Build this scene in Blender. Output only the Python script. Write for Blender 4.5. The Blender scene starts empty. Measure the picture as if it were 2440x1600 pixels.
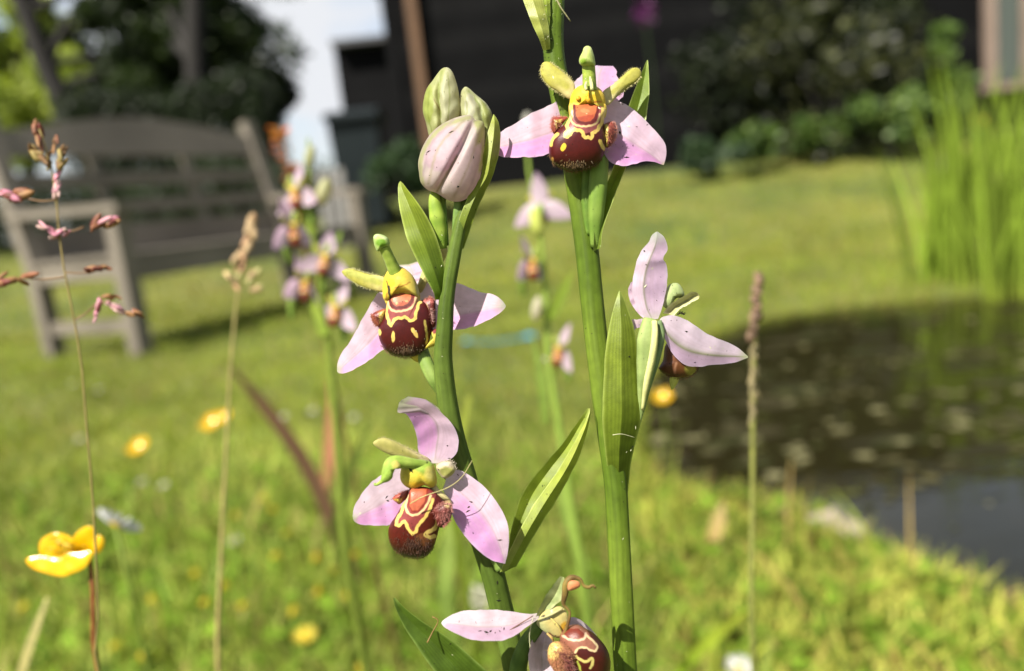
import bpy, math, random
import numpy as np
from mathutils import Vector, Matrix
from mathutils.bvhtree import BVHTree
random.seed(7); rng = np.random.default_rng(7)
sc = bpy.context.scene
col = sc.collection
rad = math.radians

# ------------------------------------------------------------------ camera
FPX = 1915.0                      # focal length in photo pixels (2440 wide)
TH, RO, CH = 9.5, 6.6, 0.47       # pitch down, roll, height of the phone above the lawn
_rot = Matrix.Rotation(rad(90 - TH), 3, 'X') @ Matrix.Rotation(rad(-RO), 3, 'Z')
R = np.array(_rot); CAM = np.array([0, 0, CH])
D0 = 0.128                        # distance to the orchids in focus
cd = bpy.data.cameras.new('camera'); cam = bpy.data.objects.new('camera', cd); col.objects.link(cam)
cam.location = CAM; cam.rotation_euler = _rot.to_euler()
cd.sensor_width = 36; cd.lens = 36 * FPX / 2440; cd.clip_start = 0.005; cd.clip_end = 900
cd.dof.use_dof = True; cd.dof.focus_distance = D0 - 0.0005; cd.dof.aperture_fstop = 10.8
sc.camera = cam

# ------------------------------------------------------------------ sky and sun
SUN = Vector((-0.66, -0.75, 0)).normalized(); EL = rad(50)
sv = Vector((SUN.x * math.cos(EL), SUN.y * math.cos(EL), math.sin(EL)))
sd = bpy.data.lights.new('sun', 'SUN'); sd.energy = 5.0; sd.angle = rad(0.55); sd.color = (1.0, 0.94, 0.84)
so = bpy.data.objects.new('sun', sd); col.objects.link(so)
so.rotation_euler = sv.to_track_quat('Z', 'Y').to_euler(); so.location = (-3, -2, 6)
w = bpy.data.worlds.new('World'); sc.world = w; w.use_nodes = True
nt = w.node_tree; N = nt.nodes; L = nt.links; N.clear()
sky = N.new('ShaderNodeTexSky'); sky.sky_type = 'NISHITA'; sky.sun_disc = False
sky.sun_elevation = EL; sky.sun_rotation = math.atan2(sv.x, sv.y); sky.air_density = 1.0; sky.dust_density = 1.5
tc = N.new('ShaderNodeTexCoord'); mp = N.new('ShaderNodeMapping'); mp.inputs['Scale'].default_value = (1, 1, 2.2)
nz = N.new('ShaderNodeTexNoise'); nz.inputs['Scale'].default_value = 2.1; nz.inputs['Detail'].default_value = 7
nz.inputs['Roughness'].default_value = 0.55
rp = N.new('ShaderNodeValToRGB'); rp.color_ramp.elements[0].position = 0.36; rp.color_ramp.elements[1].position = 0.56
mx = N.new('ShaderNodeMixRGB'); mx.inputs['Color2'].default_value = (4.3, 4.4, 4.6, 1)
bg = N.new('ShaderNodeBackground'); bg.inputs['Strength'].default_value = 0.07
wo = N.new('ShaderNodeOutputWorld')
L.new(tc.outputs['Generated'], mp.inputs['Vector']); L.new(mp.outputs['Vector'], nz.inputs['Vector'])
L.new(nz.outputs['Fac'], rp.inputs['Fac']); L.new(rp.outputs['Color'], mx.inputs['Fac'])
L.new(sky.outputs['Color'], mx.inputs['Color1']); L.new(mx.outputs['Color'], bg.inputs['Color'])
L.new(bg.outputs['Background'], wo.inputs['Surface'])
vs = sc.view_settings; vs.view_transform = 'Standard'; vs.look = 'None'; vs.gamma = 1; vs.exposure = 1.5
vs.use_curve_mapping = False
sc.cycles.use_denoising = True
sc.cycles.max_bounces = 8; sc.cycles.transparent_max_bounces = 8

# ------------------------------------------------------------------ helpers
def lin(c):
    c = np.asarray(c, float) / 255
    return np.where(c <= 0.04045, c / 12.92, ((c + 0.055) / 1.055) ** 2.4)
KF = 0.52
def S(r, g, b, k=None): return lin((r, g, b)) * (KF if k is None else k)

def W(px, py, d):
    px = np.asarray(px, float); py = np.asarray(py, float); d = np.asarray(d, float)
    v = np.stack([(px - 1220) / FPX * d, -(py - 800) / FPX * d, -d + 0 * px], -1)
    return v @ R.T + CAM
def W3(p):                         # rows (px, py, dz in mm behind the focus plane)
    p = np.asarray(p, float)
    return W(p[..., 0], p[..., 1], D0 + p[..., 2] * 1e-3)
def ray(px, py): return R @ np.array([(px - 1220) / FPX, -(py - 800) / FPX, -1.0])
def onz(px, py, z=0.0):
    d = ray(px, py); return CAM + d * ((z - CH) / d[2])
def ony(px, py, y):
    d = ray(px, py); return CAM + d * (y / d[1])

def smooth(t): t = np.clip(t, 0, 1); return t * t * (3 - 2 * t)
def rs(p, n, closed=False):        # smooth curve through points, resampled evenly
    p = np.asarray(p, float)
    if closed: p = np.vstack([p[-1], p, p[0], p[1]])
    else: p = np.vstack([2 * p[0] - p[1], p, 2 * p[-1] - p[-2]])
    out = []
    t = np.linspace(0, 1, 14, endpoint=False)[:, None]
    for i in range(1, len(p) - 2):
        a, b, c, d = p[i - 1:i + 3]
        out.append(0.5 * (2 * b + (c - a) * t + (2 * a - 5 * b + 4 * c - d) * t ** 2 + (3 * b - a - 3 * c + d) * t ** 3))
    out.append(p[-2][None]); o = np.vstack(out)
    s = np.r_[0, np.cumsum(np.linalg.norm(np.diff(o[:, :2] if o.shape[1] > 2 and False else o, axis=0), axis=1))]
    q = np.linspace(0, s[-1], n + (1 if closed else 0))
    r = np.stack([np.interp(q, s, o[:, k]) for k in range(o.shape[1])], 1)
    return r[:-1] if closed else r

class Crop:
    def __init__(s, x, y, k): s.x, s.y, s.k = x, y, k
    def __call__(s, pts, dz=0.0):
        o = []
        for p in pts: o.append((s.x + s.k * p[0], s.y + s.k * p[1], p[2] if len(p) > 2 else dz))
        return np.array(o, float)
    def inv(s, P): return np.stack([(P[:, 0] - s.x) / s.k, (P[:, 1] - s.y) / s.k], 1)
cA = Crop(1160, 60, 460 / 1890); cB = Crop(780, 520, 460 / 1795); cC = Crop(800, 920, 640 / 2081)
cD = Crop(900, 1300, 640 / 2380); cE = Crop(920, 120, 320 / 961); cF = Crop(1380, 520, 440 / 1145)
cG = Crop(1200, 0, 400 / 2380); cS = Crop(0, 0, 1.0); cV = Crop(0, 0, 2440 / 2380)

def grid_faces(n, m, wrap=False):
    f = []
    mm = m if wrap else m - 1
    for i in range(n - 1):
        for j in range(mm):
            k = (j + 1) % m
            f.append((i * m + j, i * m + k, (i + 1) * m + k, (i + 1) * m + j))
    return f

def raw(name, V, F, mat, colr=None, smoothed=True):
    me = bpy.data.meshes.new(name)
    me.from_pydata(V.tolist() if hasattr(V, 'tolist') else V, [], F if isinstance(F, list) else F.tolist())
    if smoothed: me.polygons.foreach_set('use_smooth', np.ones(len(me.polygons), bool))
    if colr is not None:
        c = np.ones((len(V), 4), np.float32); c[:, :3] = np.asarray(colr)
        a = me.color_attributes.new('Col', 'FLOAT_COLOR', 'POINT'); a.data.foreach_set('color', c.ravel())
    me.materials.append(mat); me.update()
    return me
def thing(name, loc, label, cat, group=None):
    o = bpy.data.objects.new(name, None); col.objects.link(o); o.location = loc; o.empty_display_size = 0.02
    o['label'] = label; o['category'] = cat
    if group: o['group'] = group
    return o
def root_loc(o):
    while o.parent: o = o.parent
    return np.array(o.location)
BV = {}                            # collected triangles per plant for dropping specks on it
def part(parent, name, V, F, mat, colr=None, smoothed=True, collect=None, kind=None):
    V = np.asarray(V, float)
    o = bpy.data.objects.new(name, raw(name, V - root_loc(parent), F, mat, colr, smoothed)); col.objects.link(o); o.parent = parent
    if collect is not None: BV.setdefault(collect, []).append((V, F))
    if kind: o['kind'] = kind
    return o
def single(name, V, F, mat, label, cat, group=None, colr=None, smoothed=True, base=None):
    V = np.asarray(V, float); b = np.asarray(base, float) if base is not None else np.array([V[:, 0].mean(), V[:, 1].mean(), V[:, 2].min()])
    o = bpy.data.objects.new(name, raw(name, V - b, F, mat, colr, smoothed)); col.objects.link(o); o.location = b
    o['label'] = label; o['category'] = cat
    if group: o['group'] = group
    return o
def struct(name, V, F, mat, colr=None, smoothed=True, kind='structure'):
    o = bpy.data.objects.new(name, raw(name, np.asarray(V, float), F, mat, colr, smoothed)); col.objects.link(o); o['kind'] = kind
    return o
def join(*geos):
    V, F, Cc, n = [], [], [], 0
    for g in geos:
        V.append(g[0]); F += [tuple(int(i) + n for i in f) for f in g[1]]
        Cc.append(np.broadcast_to(np.asarray(g[2]), (len(g[0]), 3))); n += len(g[0])
    return np.vstack(V), F, np.vstack(Cc)

# ------------------------------------------------------------------ materials
def tissue(name, rough=0.5, transl=0.3, nscale=900, namt=0.18, bump=0.15, bscale=6000, spec=0.35, sheen=0.0, tint=(1, 1, 1), wear=0.0):
    m = bpy.data.materials.new(name); m.use_nodes = True; n = m.node_tree.nodes; l = m.node_tree.links; n.clear()
    out = n.new('ShaderNodeOutputMaterial'); at = n.new('ShaderNodeVertexColor'); at.layer_name = 'Col'
    t = n.new('ShaderNodeTexCoord'); nz = n.new('ShaderNodeTexNoise'); nz.inputs['Scale'].default_value = nscale; nz.inputs['Detail'].default_value = 4
    l.new(t.outputs['Object'], nz.inputs['Vector'])
    mr = n.new('ShaderNodeMapRange'); mr.inputs['From Min'].default_value = 0.3; mr.inputs['From Max'].default_value = 0.7
    mr.inputs['To Min'].default_value = 1 - namt; mr.inputs['To Max'].default_value = 1 + namt
    l.new(nz.outputs['Fac'], mr.inputs['Value'])
    mul = n.new('ShaderNodeVectorMath'); mul.operation = 'SCALE'; l.new(at.outputs['Color'], mul.inputs[0]); l.new(mr.outputs['Result'], mul.inputs['Scale'])
    p = n.new('ShaderNodeBsdfPrincipled'); p.inputs['Roughness'].default_value = rough; p.inputs['Specular IOR Level'].default_value = spec
    if sheen: p.inputs['Sheen Weight'].default_value = sheen; p.inputs['Sheen Roughness'].default_value = 0.4
    l.new(mul.outputs[0], p.inputs['Base Color'])
    src = p.outputs['BSDF']
    if bump:
        n2 = n.new('ShaderNodeTexNoise'); n2.inputs['Scale'].default_value = bscale; n2.inputs['Detail'].default_value = 3
        l.new(t.outputs['Object'], n2.inputs['Vector'])
        b = n.new('ShaderNodeBump'); b.inputs['Strength'].default_value = bump; b.inputs['Distance'].default_value = 1.0 / bscale
        l.new(n2.outputs['Fac'], b.inputs['Height']); l.new(b.outputs['Normal'], p.inputs['Normal'])
    if transl:
        tr = n.new('ShaderNodeBsdfTranslucent'); sc2 = n.new('ShaderNodeVectorMath'); sc2.operation = 'MULTIPLY'; sc2.inputs[1].default_value = tint
        l.new(mul.outputs[0], sc2.inputs[0]); l.new(sc2.outputs[0], tr.inputs['Color'])
        ms = n.new('ShaderNodeMixShader'); ms.inputs['Fac'].default_value = transl
        l.new(p.outputs['BSDF'], ms.inputs[1]); l.new(tr.outputs['BSDF'], ms.inputs[2]); src = ms.outputs['Shader']
    l.new(src, out.inputs['Surface'])
    return m
M_petal = tissue('pink_petal', 0.42, 0.48, 700, 0.10, 0.55, 8000, 0.35, 0.05, (1.3, 1.12, 1.28))
M_leaf = tissue('fleshy_leaf', 0.42, 0.30, 500, 0.20, 0.25, 5000, 0.25, 0, (1.3, 1.35, 0.7))
M_stem = tissue('orchid_stem', 0.55, 0.10, 500, 0.15, 0.40, 6000, 0.14, 0, (1.2, 1.3, 0.7))
M_lip = tissue('velvet_lip', 0.40, 0.0, 1500, 0.16, 0.25, 7000, 0.28)
M_fuzz = tissue('fuzzy_petal', 0.6, 0.15, 1200, 0.14, 0.5, 7000, 0.25, 0.08, (1.2, 1.2, 0.8))
M_hair = tissue('plant_hair', 0.6, 0.4, 2000, 0.2, 0, 1, 0.3)
M_dirt = tissue('dirt', 0.8, 0.0, 3000, 0.4, 0, 1, 0.2)
M_grass = tissue('grass_blade', 0.55, 0.35, 60, 0.2, 0, 1, 0.12, 0, (1.3, 1.35, 0.6))
M_foli = tissue('foliage', 0.5, 0.25, 3, 0.35, 0, 1, 0.3, 0, (1.2, 1.3, 0.6))
M_gloss = tissue('buttercup_petal', 0.22, 0.25, 300, 0.08, 0.05, 3000, 0.6, 0, (1.2, 1.1, 0.6))
M_white = tissue('white_petal', 0.5, 0.3, 300, 0.06, 0, 1, 0.3)
M_straw = tissue('dry_straw', 0.6, 0.15, 400, 0.25, 0.2, 3000, 0.25)

def wood(name, c1, c2, scale=14, stretch=(1, 12, 12), rough=0.75, bump=0.3, spec=0.3):
    m = bpy.data.materials.new(name); m.use_nodes = True; n = m.node_tree.nodes; l = m.node_tree.links
    p = n['Principled BSDF']; p.inputs['Roughness'].default_value = rough; p.inputs['Specular IOR Level'].default_value = spec
    t = n.new('ShaderNodeTexCoord'); mp = n.new('ShaderNodeMapping'); mp.inputs['Scale'].default_value = stretch
    nz = n.new('ShaderNodeTexNoise'); nz.inputs['Scale'].default_value = scale; nz.inputs['Detail'].default_value = 6; nz.inputs['Roughness'].default_value = 0.65
    n2 = n.new('ShaderNodeTexNoise'); n2.inputs['Scale'].default_value = 2.5; n2.inputs['Detail'].default_value = 3
    r = n.new('ShaderNodeValToRGB'); r.color_ramp.elements[0].position = 0.3; r.color_ramp.elements[1].position = 0.72
    r.color_ramp.elements[0].color = (*c1, 1); r.color_ramp.elements[1].color = (*c2, 1)
    ad = n.new('ShaderNodeMath'); ad.operation = 'MULTIPLY_ADD'; ad.inputs[1].default_value = 0.45
    l.new(t.outputs['Object'], mp.inputs['Vector']); l.new(mp.outputs['Vector'], nz.inputs['Vector']); l.new(t.outputs['Object'], n2.inputs['Vector'])
    l.new(n2.outputs['Fac'], ad.inputs[0]); 
    sb = n.new('ShaderNodeMath'); sb.operation = 'MULTIPLY'; sb.inputs[1].default_value = 0.6; l.new(nz.outputs['Fac'], sb.inputs[0]); l.new(sb.outputs[0], ad.inputs[2])
    l.new(ad.outputs[0], r.inputs['Fac']); l.new(r.outputs['Color'], p.inputs['Base Color'])
    b = n.new('ShaderNodeBump'); b.inputs['Strength'].default_value = bump; b.inputs['Distance'].default_value = 0.004
    l.new(nz.outputs['Fac'], b.inputs['Height']); l.new(b.outputs['Normal'], p.inputs['Normal'])
    return m
M_bench = wood('weathered_teak', (0.056, 0.048, 0.037), (0.19, 0.165, 0.132))
M_black = wood('black_tarred_board', (0.0015, 0.0016, 0.0018), (0.005, 0.005, 0.0055), 5, (2, 9, 9), 0.75, 0.4, 0.06)
M_black2 = wood('faded_black_board', (0.002, 0.002, 0.0023), (0.0075, 0.0075, 0.0078), 5, (2, 9, 9), 0.8, 0.5, 0.08)
M_post = wood('brown_post', (0.06, 0.032, 0.016), (0.12, 0.066, 0.034), 8, (6, 6, 1))
M_frame = wood('pale_window_wood', (0.11, 0.080, 0.062), (0.20, 0.15, 0.12), 8, (6, 6, 1))
M_bark = wood('bark', (0.006, 0.0055, 0.005), (0.016, 0.014, 0.012), 6, (4, 4, 1), 0.9, 1.0)
M_bin = wood('black_plastic', (0.006, 0.009, 0.010), (0.010, 0.014, 0.015), 3, (1, 1, 1), 0.5, 0.05, 0.12)
M_grey = wood('grey_pale', (0.10, 0.10, 0.095), (0.22, 0.21, 0.20), 8, (6, 6, 1))
M_stone = wood('pale_stone', (0.16, 0.125, 0.10), (0.32, 0.27, 0.235), 30, (1, 1, 1), 0.8, 0.5)
M_roof = wood('roof_slate', (0.03, 0.03, 0.032), (0.07, 0.07, 0.075), 6, (1, 1, 1), 0.7, 0.4)

# ground: soil and mown turf
def ground_mat():
    m = bpy.data.materials.new('turf'); m.use_nodes = True; n = m.node_tree.nodes; l = m.node_tree.links
    p = n['Principled BSDF']; p.inputs['Roughness'].default_value = 0.85
    t = n.new('ShaderNodeTexCoord')
    a = n.new('ShaderNodeTexNoise'); a.inputs['Scale'].default_value = 1.3; a.inputs['Detail'].default_value = 6
    b = n.new('ShaderNodeTexNoise'); b.inputs['Scale'].default_value = 45; b.inputs['Detail'].default_value = 5
    l.new(t.outputs['Object'], a.inputs['Vector']); l.new(t.outputs['Object'], b.inputs['Vector'])
    r = n.new('ShaderNodeValToRGB'); e = r.color_ramp.elements
    e[0].position = 0.34; e[0].color = (0.040, 0.065, 0.006, 1); e[1].position = 0.62; e[1].color = (0.115, 0.12, 0.016, 1)
    r2 = n.new('ShaderNodeValToRGB'); e = r2.color_ramp.elements
    e[0].position = 0.3; e[0].color = (0.45, 0.45, 0.4, 1); e[1].position = 0.7; e[1].color = (1.25, 1.25, 1.15, 1)
    mm = n.new('ShaderNodeMixRGB'); mm.blend_type = 'MULTIPLY'; mm.inputs['Fac'].default_value = 1
    l.new(a.outputs['Fac'], r.inputs['Fac']); l.new(b.outputs['Fac'], r2.inputs['Fac'])
    l.new(r.outputs['Color'], mm.inputs['Color1']); l.new(r2.outputs['Color'], mm.inputs['Color2'])
    mud = n.new('ShaderNodeMixRGB'); mud.inputs['Color2'].default_value = (0.022, 0.018, 0.011, 1)
    at = n.new('ShaderNodeVertexColor'); at.layer_name = 'Col'
    l.new(at.outputs['Color'], mud.inputs['Fac']); l.new(mm.outputs['Color'], mud.inputs['Color1'])
    l.new(mud.outputs['Color'], p.inputs['Base Color'])
    bp = n.new('ShaderNodeBump'); bp.inputs['Strength'].default_value = 0.7; bp.inputs['Distance'].default_value = 0.02
    l.new(b.outputs['Fac'], bp.inputs['Height']); l.new(bp.outputs['Normal'], p.inputs['Normal'])
    return m
M_turf = ground_mat()
def water_mat():
    m = bpy.data.materials.new('pond_water'); m.use_nodes = True; n = m.node_tree.nodes; l = m.node_tree.links
    p = n['Principled BSDF']; p.inputs['Base Color'].default_value = (0.010, 0.009, 0.003, 1); p.inputs['Roughness'].default_value = 0.03
    p.inputs['IOR'].default_value = 1.33; p.inputs['Specular IOR Level'].default_value = 0.5
    t = n.new('ShaderNodeTexCoord'); mp = n.new('ShaderNodeMapping'); mp.inputs['Scale'].default_value = (7, 11, 1)
    a = n.new('ShaderNodeTexNoise'); a.inputs['Scale'].default_value = 2; a.inputs['Detail'].default_value = 3
    l.new(t.outputs['Object'], mp.inputs['Vector']); l.new(mp.outputs['Vector'], a.inputs['Vector'])
    b = n.new('ShaderNodeBump'); b.inputs['Strength'].default_value = 0.16; b.inputs['Distance'].default_value = 0.006
    l.new(a.outputs['Fac'], b.inputs['Height']); l.new(b.outputs['Normal'], p.inputs['Normal'])
    return m
M_water = water_mat()
def glass_mat():
    m = bpy.data.materials.new('window_glass'); m.use_nodes = True; p = m.node_tree.nodes['Principled BSDF']
    p.inputs['Base Color'].default_value = (0.05, 0.06, 0.05, 1); p.inputs['Roughness'].default_value = 0.08
    return m
M_glass = glass_mat()

# ------------------------------------------------------------------ terrain
pond_px = [(2700, 1560), (2440, 1468), (2300, 1408), (2100, 1335), (1960, 1255), (1760, 1205), (1600, 1165), (1545, 1090), (1535, 990),
           (1560, 890), (1650, 815), (1800, 765), (2000, 735), (2250, 712), (2440, 700), (2800, 690)]
PW = np.array([onz(x, y, -0.03)[:2] for x, y in pond_px])
PW = np.vstack([PW, [[3.2, 2.2], [2.6, 1.0], [1.4, 0.55]]])
PP = rs(PW, 120, True)
def in_poly(P, Q):
    x, y = P[:, 0], P[:, 1]; r = np.zeros(len(P), bool); j = len(Q) - 1
    for i in range(len(Q)):
        xi, yi = Q[i]; xj, yj = Q[j]
        if yi != yj: r ^= ((yi > y) != (yj > y)) & (x < (xj - xi) * (y - yi) / (yj - yi) + xi)
        j = i
    return r
def edge_dist(P, Q):
    d = np.full(len(P), 1e9)
    for i in range(len(Q)):
        a = Q[i]; b = Q[(i + 1) % len(Q)]; ab = b - a; L2 = ab @ ab + 1e-12
        t = np.clip(((P - a) @ ab) / L2, 0, 1); d = np.minimum(d, np.linalg.norm(P - a - t[:, None] * ab, axis=1))
    return d
def height(x, y):
    x = np.atleast_1d(np.asarray(x, float)); y = np.atleast_1d(np.asarray(y, float)); x, y = np.broadcast_arrays(x, y)
    z = 0.62 * smooth((y - 4.7) / 4.6) + 0.012 * np.sin(3.1 * x + 1.3) * np.sin(2.7 * y + .4) * smooth((y - 0.4) / .5)
    z = z + 0.006 * np.sin(11 * x) * np.sin(9 * y + 1)
    near = (x > -0.2) & (x < 4) & (y > 0.2) & (y < 4.2)
    if near.any():
        P = np.stack([x[near], y[near]], 1); i = in_poly(P, PP); d = edge_dist(P, PP) * np.where(i, -1, 1)
        dip = np.where(d < 0, -0.04 - 0.30 * smooth(-d / 0.35), -0.04 * (1 - smooth(d / 0.10)))
        z = z.copy(); z[near] += dip
    return z
xs = np.unique(np.r_[-150, -90, -60, np.arange(-40, -8, 4), np.arange(-8, -1, .35), np.arange(-1, 2.6, .03), np.arange(2.6, 8, .3), np.arange(8, 42, 4), 60, 90, 150].round(4))
ys = np.unique(np.r_[-20, -8, -3, -1, -.3, np.arange(.1, 3.2, .03), np.arange(3.2, 10, .15), np.arange(10, 20, 1), np.arange(20, 60, 8), 80, 120, 200, 400].round(4))
X, Y = np.meshgrid(xs, ys); Z = height(X.ravel(), Y.ravel())
GV = np.stack([X.ravel(), Y.ravel(), Z], 1)
dd = edge_dist(GV[:, :2], PP) * np.where(in_poly(GV[:, :2], PP), -1, 1)
mudf = 1 - smooth((dd + 0.01) / 0.05)
struct('ground', GV, grid_faces(len(ys), len(xs)), M_turf, np.repeat(mudf[:, None], 3, 1))
c0 = PP.mean(0)
WP = c0 + (PP - c0) * 1.04
WV = np.vstack([[c0], WP]); WV = np.c_[WV, np.full(len(WV), -0.035)]
struct('pond_water', WV, [(0, i + 1, (i + 1) % len(PP) + 1) for i in range(len(PP))], M_water)

# ------------------------------------------------------------------ basic solids
def box(c, sx, sy, sz, rot=None, bev=0.0):
    v = np.array([(x, y, z) for x in (-.5, .5) for y in (-.5, .5) for z in (-.5, .5)]) * [sx, sy, sz]
    if rot is not None: v = v @ np.asarray(rot).T
    f = [(0, 1, 3, 2), (4, 6, 7, 5), (0, 4, 5, 1), (2, 3, 7, 6), (0, 2, 6, 4), (1, 5, 7, 3)]
    return v + np.asarray(c), f
def beam(a, b, wd, ht, side):
    a = np.asarray(a, float); b = np.asarray(b, float); d = b - a; Ln = np.linalg.norm(d); d /= Ln
    s = np.asarray(side, float); s = s - d * (s @ d); s /= np.linalg.norm(s); u = np.cross(d, s)
    return box((a + b) / 2, Ln, wd, ht, np.stack([d, s, u], 1))
def sweep(P, r, seg=12, flat=1.0, cap=True):
    P = np.asarray(P, float); r = np.broadcast_to(np.asarray(r, float), (len(P),))
    T = np.gradient(P, axis=0); T /= np.linalg.norm(T, axis=1)[:, None] + 1e-12
    up = R @ np.array([0, 0, 1.0]); n = up - T[0] * (up @ T[0]); 
    if np.linalg.norm(n) < 1e-3: n = np.cross(T[0], [1, 0, 0.3])
    n /= np.linalg.norm(n); V = []
    a = np.linspace(0, 2 * np.pi, seg, endpoint=False)
    for i in range(len(P)):
        n = n - T[i] * (n @ T[i]); n /= np.linalg.norm(n); b = np.cross(T[i], n)
        V.append(P[i] + r[i] * (np.cos(a)[:, None] * n * flat + np.sin(a)[:, None] * b))
    V = np.vstack(V); F = grid_faces(len(P), seg, True)
    if cap:
        k = len(V); V = np.vstack([V, P[0], P[-1]]); m = (len(P) - 1) * seg
        F += [(k, (j + 1) % seg, j) for j in range(seg)] + [(k + 1, m + j, m + (j + 1) % seg) for j in range(seg)]
    return V, F

# ================================================================== BACKGROUND
# ---- bench
def bench():
    BL = np.array([-2.21, 3.71, 0]); u = np.array([0.480, 0.877, 0]); v = np.array([0.877, -0.480, 0]); z = np.array([0, 0, 1.])
    Ln, Dp = 1.66, 0.73
    t = thing('garden_bench', BL + u * Ln / 2 + v * Dp / 2, 'weathered grey wooden garden bench with arched back rail on the lawn', 'bench')
    P = lambda a, b, c: BL + u * a + v * b + z * c
    def bm(nm, a, b, wd, ht, side, par=t): V, F = beam(a, b, wd, ht, side); return part(par, nm, V, F, M_bench, smoothed=False)
    for a in (0.035, Ln - 0.035):
        bm('back_post', P(a, 0.10, -0.02), P(a, 0.085, 0.44), 0.07, 0.065, u); bm('back_post', P(a, 0.0851, 0.437), P(a, -0.07, 1.13), 0.075, 0.065, u)
        bm('front_leg', P(a, Dp - .03, -0.02), P(a, Dp - .03, 0.608), 0.07, 0.07, u)
        bm('arm_rest', P(a, 0.0, 0.655), P(a, Dp + .04, 0.625), 0.09, 0.035, u)
        bm('side_rail', P(a, 0.12, 0.375), P(a, Dp - .066, 0.375), 0.04, 0.075, u)
        bm('stretcher', P(a, 0.13, 0.13), P(a, Dp - .066, 0.13), 0.035, 0.055, u)
    for k in range(7):
        b = 0.125 + k * 0.089; bm('seat_slat', P(0.002, b, 0.425 + 0.0), P(Ln - 0.002, b, 0.425), 0.08, 0.022, v)
    bm('front_apron', P(0.072, Dp - .04, 0.365), P(Ln - 0.072, Dp - .04, 0.365), 0.028, 0.092, v)
    bm('back_apron', P(0.072, 0.10, 0.365), P(Ln - 0.072, 0.10, 0.365), 0.028, 0.09, v)
    back = lambda c: 0.0851 - 0.155 * (c - 0.437) / 0.673
    for c, h in ((0.505, 0.14), (0.665, 0.062), (0.805, 0.068)):
        bm('back_rail', P(0.071, back(c), c), P(Ln - 0.071, back(c), c), 0.026, h, v)
    for a in (0.52, 1.1):
        bm('back_stile', P(a, back(.47) - .026, 0.47), P(a, back(.97) - .026, 0.97), 0.05, 0.022, u)
    # arched top rail
    n = 22; aa = np.linspace(0.071, Ln - 0.071, n); top = 1.045 + 0.085 * np.sin(np.linspace(0, np.pi, n)) ** 1.3; V = []
    for a, c in zip(aa, top):
        lo = 0.925
        for cc, off in ((lo, -.016), (lo, .016), (c, .016), (c, -.016)): V.append(P(a, back(cc) + off, cc))
    F = grid_faces(n, 4, True) + [(0, 1, 2, 3), tuple(np.array([3, 2, 1, 0]) + 4 * (n - 1))]
    part(t, 'top_rail', np.array(V), F, M_bench, smoothed=False)
bench()

# ---- black boarded house, lean-to, bin, post
YH = 9.4
def house():
    xl = ony(922, 60, YH)[0]; xr = 9.5
    t = thing('boarded_house', ((xl + xr) / 2, YH, 0.5), 'tall black weatherboarded house wall behind the lawn and shrubs', 'house')
    zb = 0.45
    pitch = 0.19; k = 0
    for i in range(15):
        z0 = zb + i * pitch; a = rad(5)
        rot = np.array([[1, 0, 0], [0, math.cos(a), -math.sin(a)], [0, math.sin(a), math.cos(a)]])
        V, F = box(((xl + xr) / 2, YH + 0.004 * (i % 2), z0 + pitch / 2), xr - xl, 0.022, pitch + 0.03, rot)
        part(t, 'weatherboard', V, F, random.choice((M_black, M_black, M_black2)), smoothed=False)
    V, F = box((xl - 0.01, YH + 2.5, zb + 1.42), 0.06, 5.0, 2.9); part(t, 'side_wall', V, F, M_black, smoothed=False)
    V, F = box((xl + 0.03, YH - 0.035, zb + 1.42), 0.10, 0.04, 2.9); part(t, 'corner_board', V, F, M_black, smoothed=False)
    V, F = beam(((xl + xr) / 2 - .2, YH - .2, zb + 2.86), ((xl + xr) / 2 - .2, YH + 3.4, zb + 3.3), xr - xl + .5, .12, (1, 0, 0)); part(t, 'roof', V, F, M_roof, smoothed=False)
    # timber framed window at the right
    a = ony(2352, 120, YH)[0]; b = ony(2480, 120, YH)[0] + .1; zt, z0 = 3.1, 1.15
    f = None
    for xx in (a, (a + b) / 2 + .05, b):
        V, F = box((xx, YH - 0.06, (zt + z0) / 2), 0.115, 0.09, zt - z0)
        if f is None: f = part(t, 'window', V, F, M_frame, smoothed=False)
        else: part(f, 'frame_post', V, F, M_frame, smoothed=False)
    for i in range(2):
        x0 = (a, (a + b) / 2 + .05, b)[i]; x1 = (a, (a + b) / 2 + .05, b)[i + 1]
        V, F = box(((x0 + x1) / 2, YH - 0.045, (zt + z0) / 2), x1 - x0 - .113, 0.02, zt - z0 - .02); part(f, 'pane', V, F, M_glass, smoothed=False)
    V, F = box(((a + b) / 2, YH - 0.07, z0 - .05), b - a + .2, 0.12, .08); part(f, 'sill', V, F, M_frame, smoothed=False)
    # lean-to
    yl = YH + 0.6; x0 = ony(797, 110, yl)[0]; x1 = xl - .05; ztop = ony(800, 112, yl)[2]
    t2 = thing('lean_to_shed', ((x0 + x1) / 2, yl, .5), 'low black flat-roofed lean-to shed joined to the end of the tall house', 'shed')
    for i in range(10):
        z0 = .45 + i * (ztop - .5) / 10
        V, F = box(((x0 + x1) / 2, yl + .004 * (i % 2), z0 + .1), x1 - x0, .025, (ztop - .5) / 10 + .03); part(t2, 'weatherboard', V, F, M_black, smoothed=False)
    V, F = box((x0 + .01, yl + 1.0, (.45 + ztop) / 2), .05, 2.0, ztop - .45); part(t2, 'side_wall', V, F, M_black, smoothed=False)
    V, F = box(((x0 + x1) / 2, yl + .9, ztop + .01), x1 - x0 + .02, 2.2, .06); part(t2, 'roof', V, F, M_roof, smoothed=False)
    return xl
xl = house()
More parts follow.
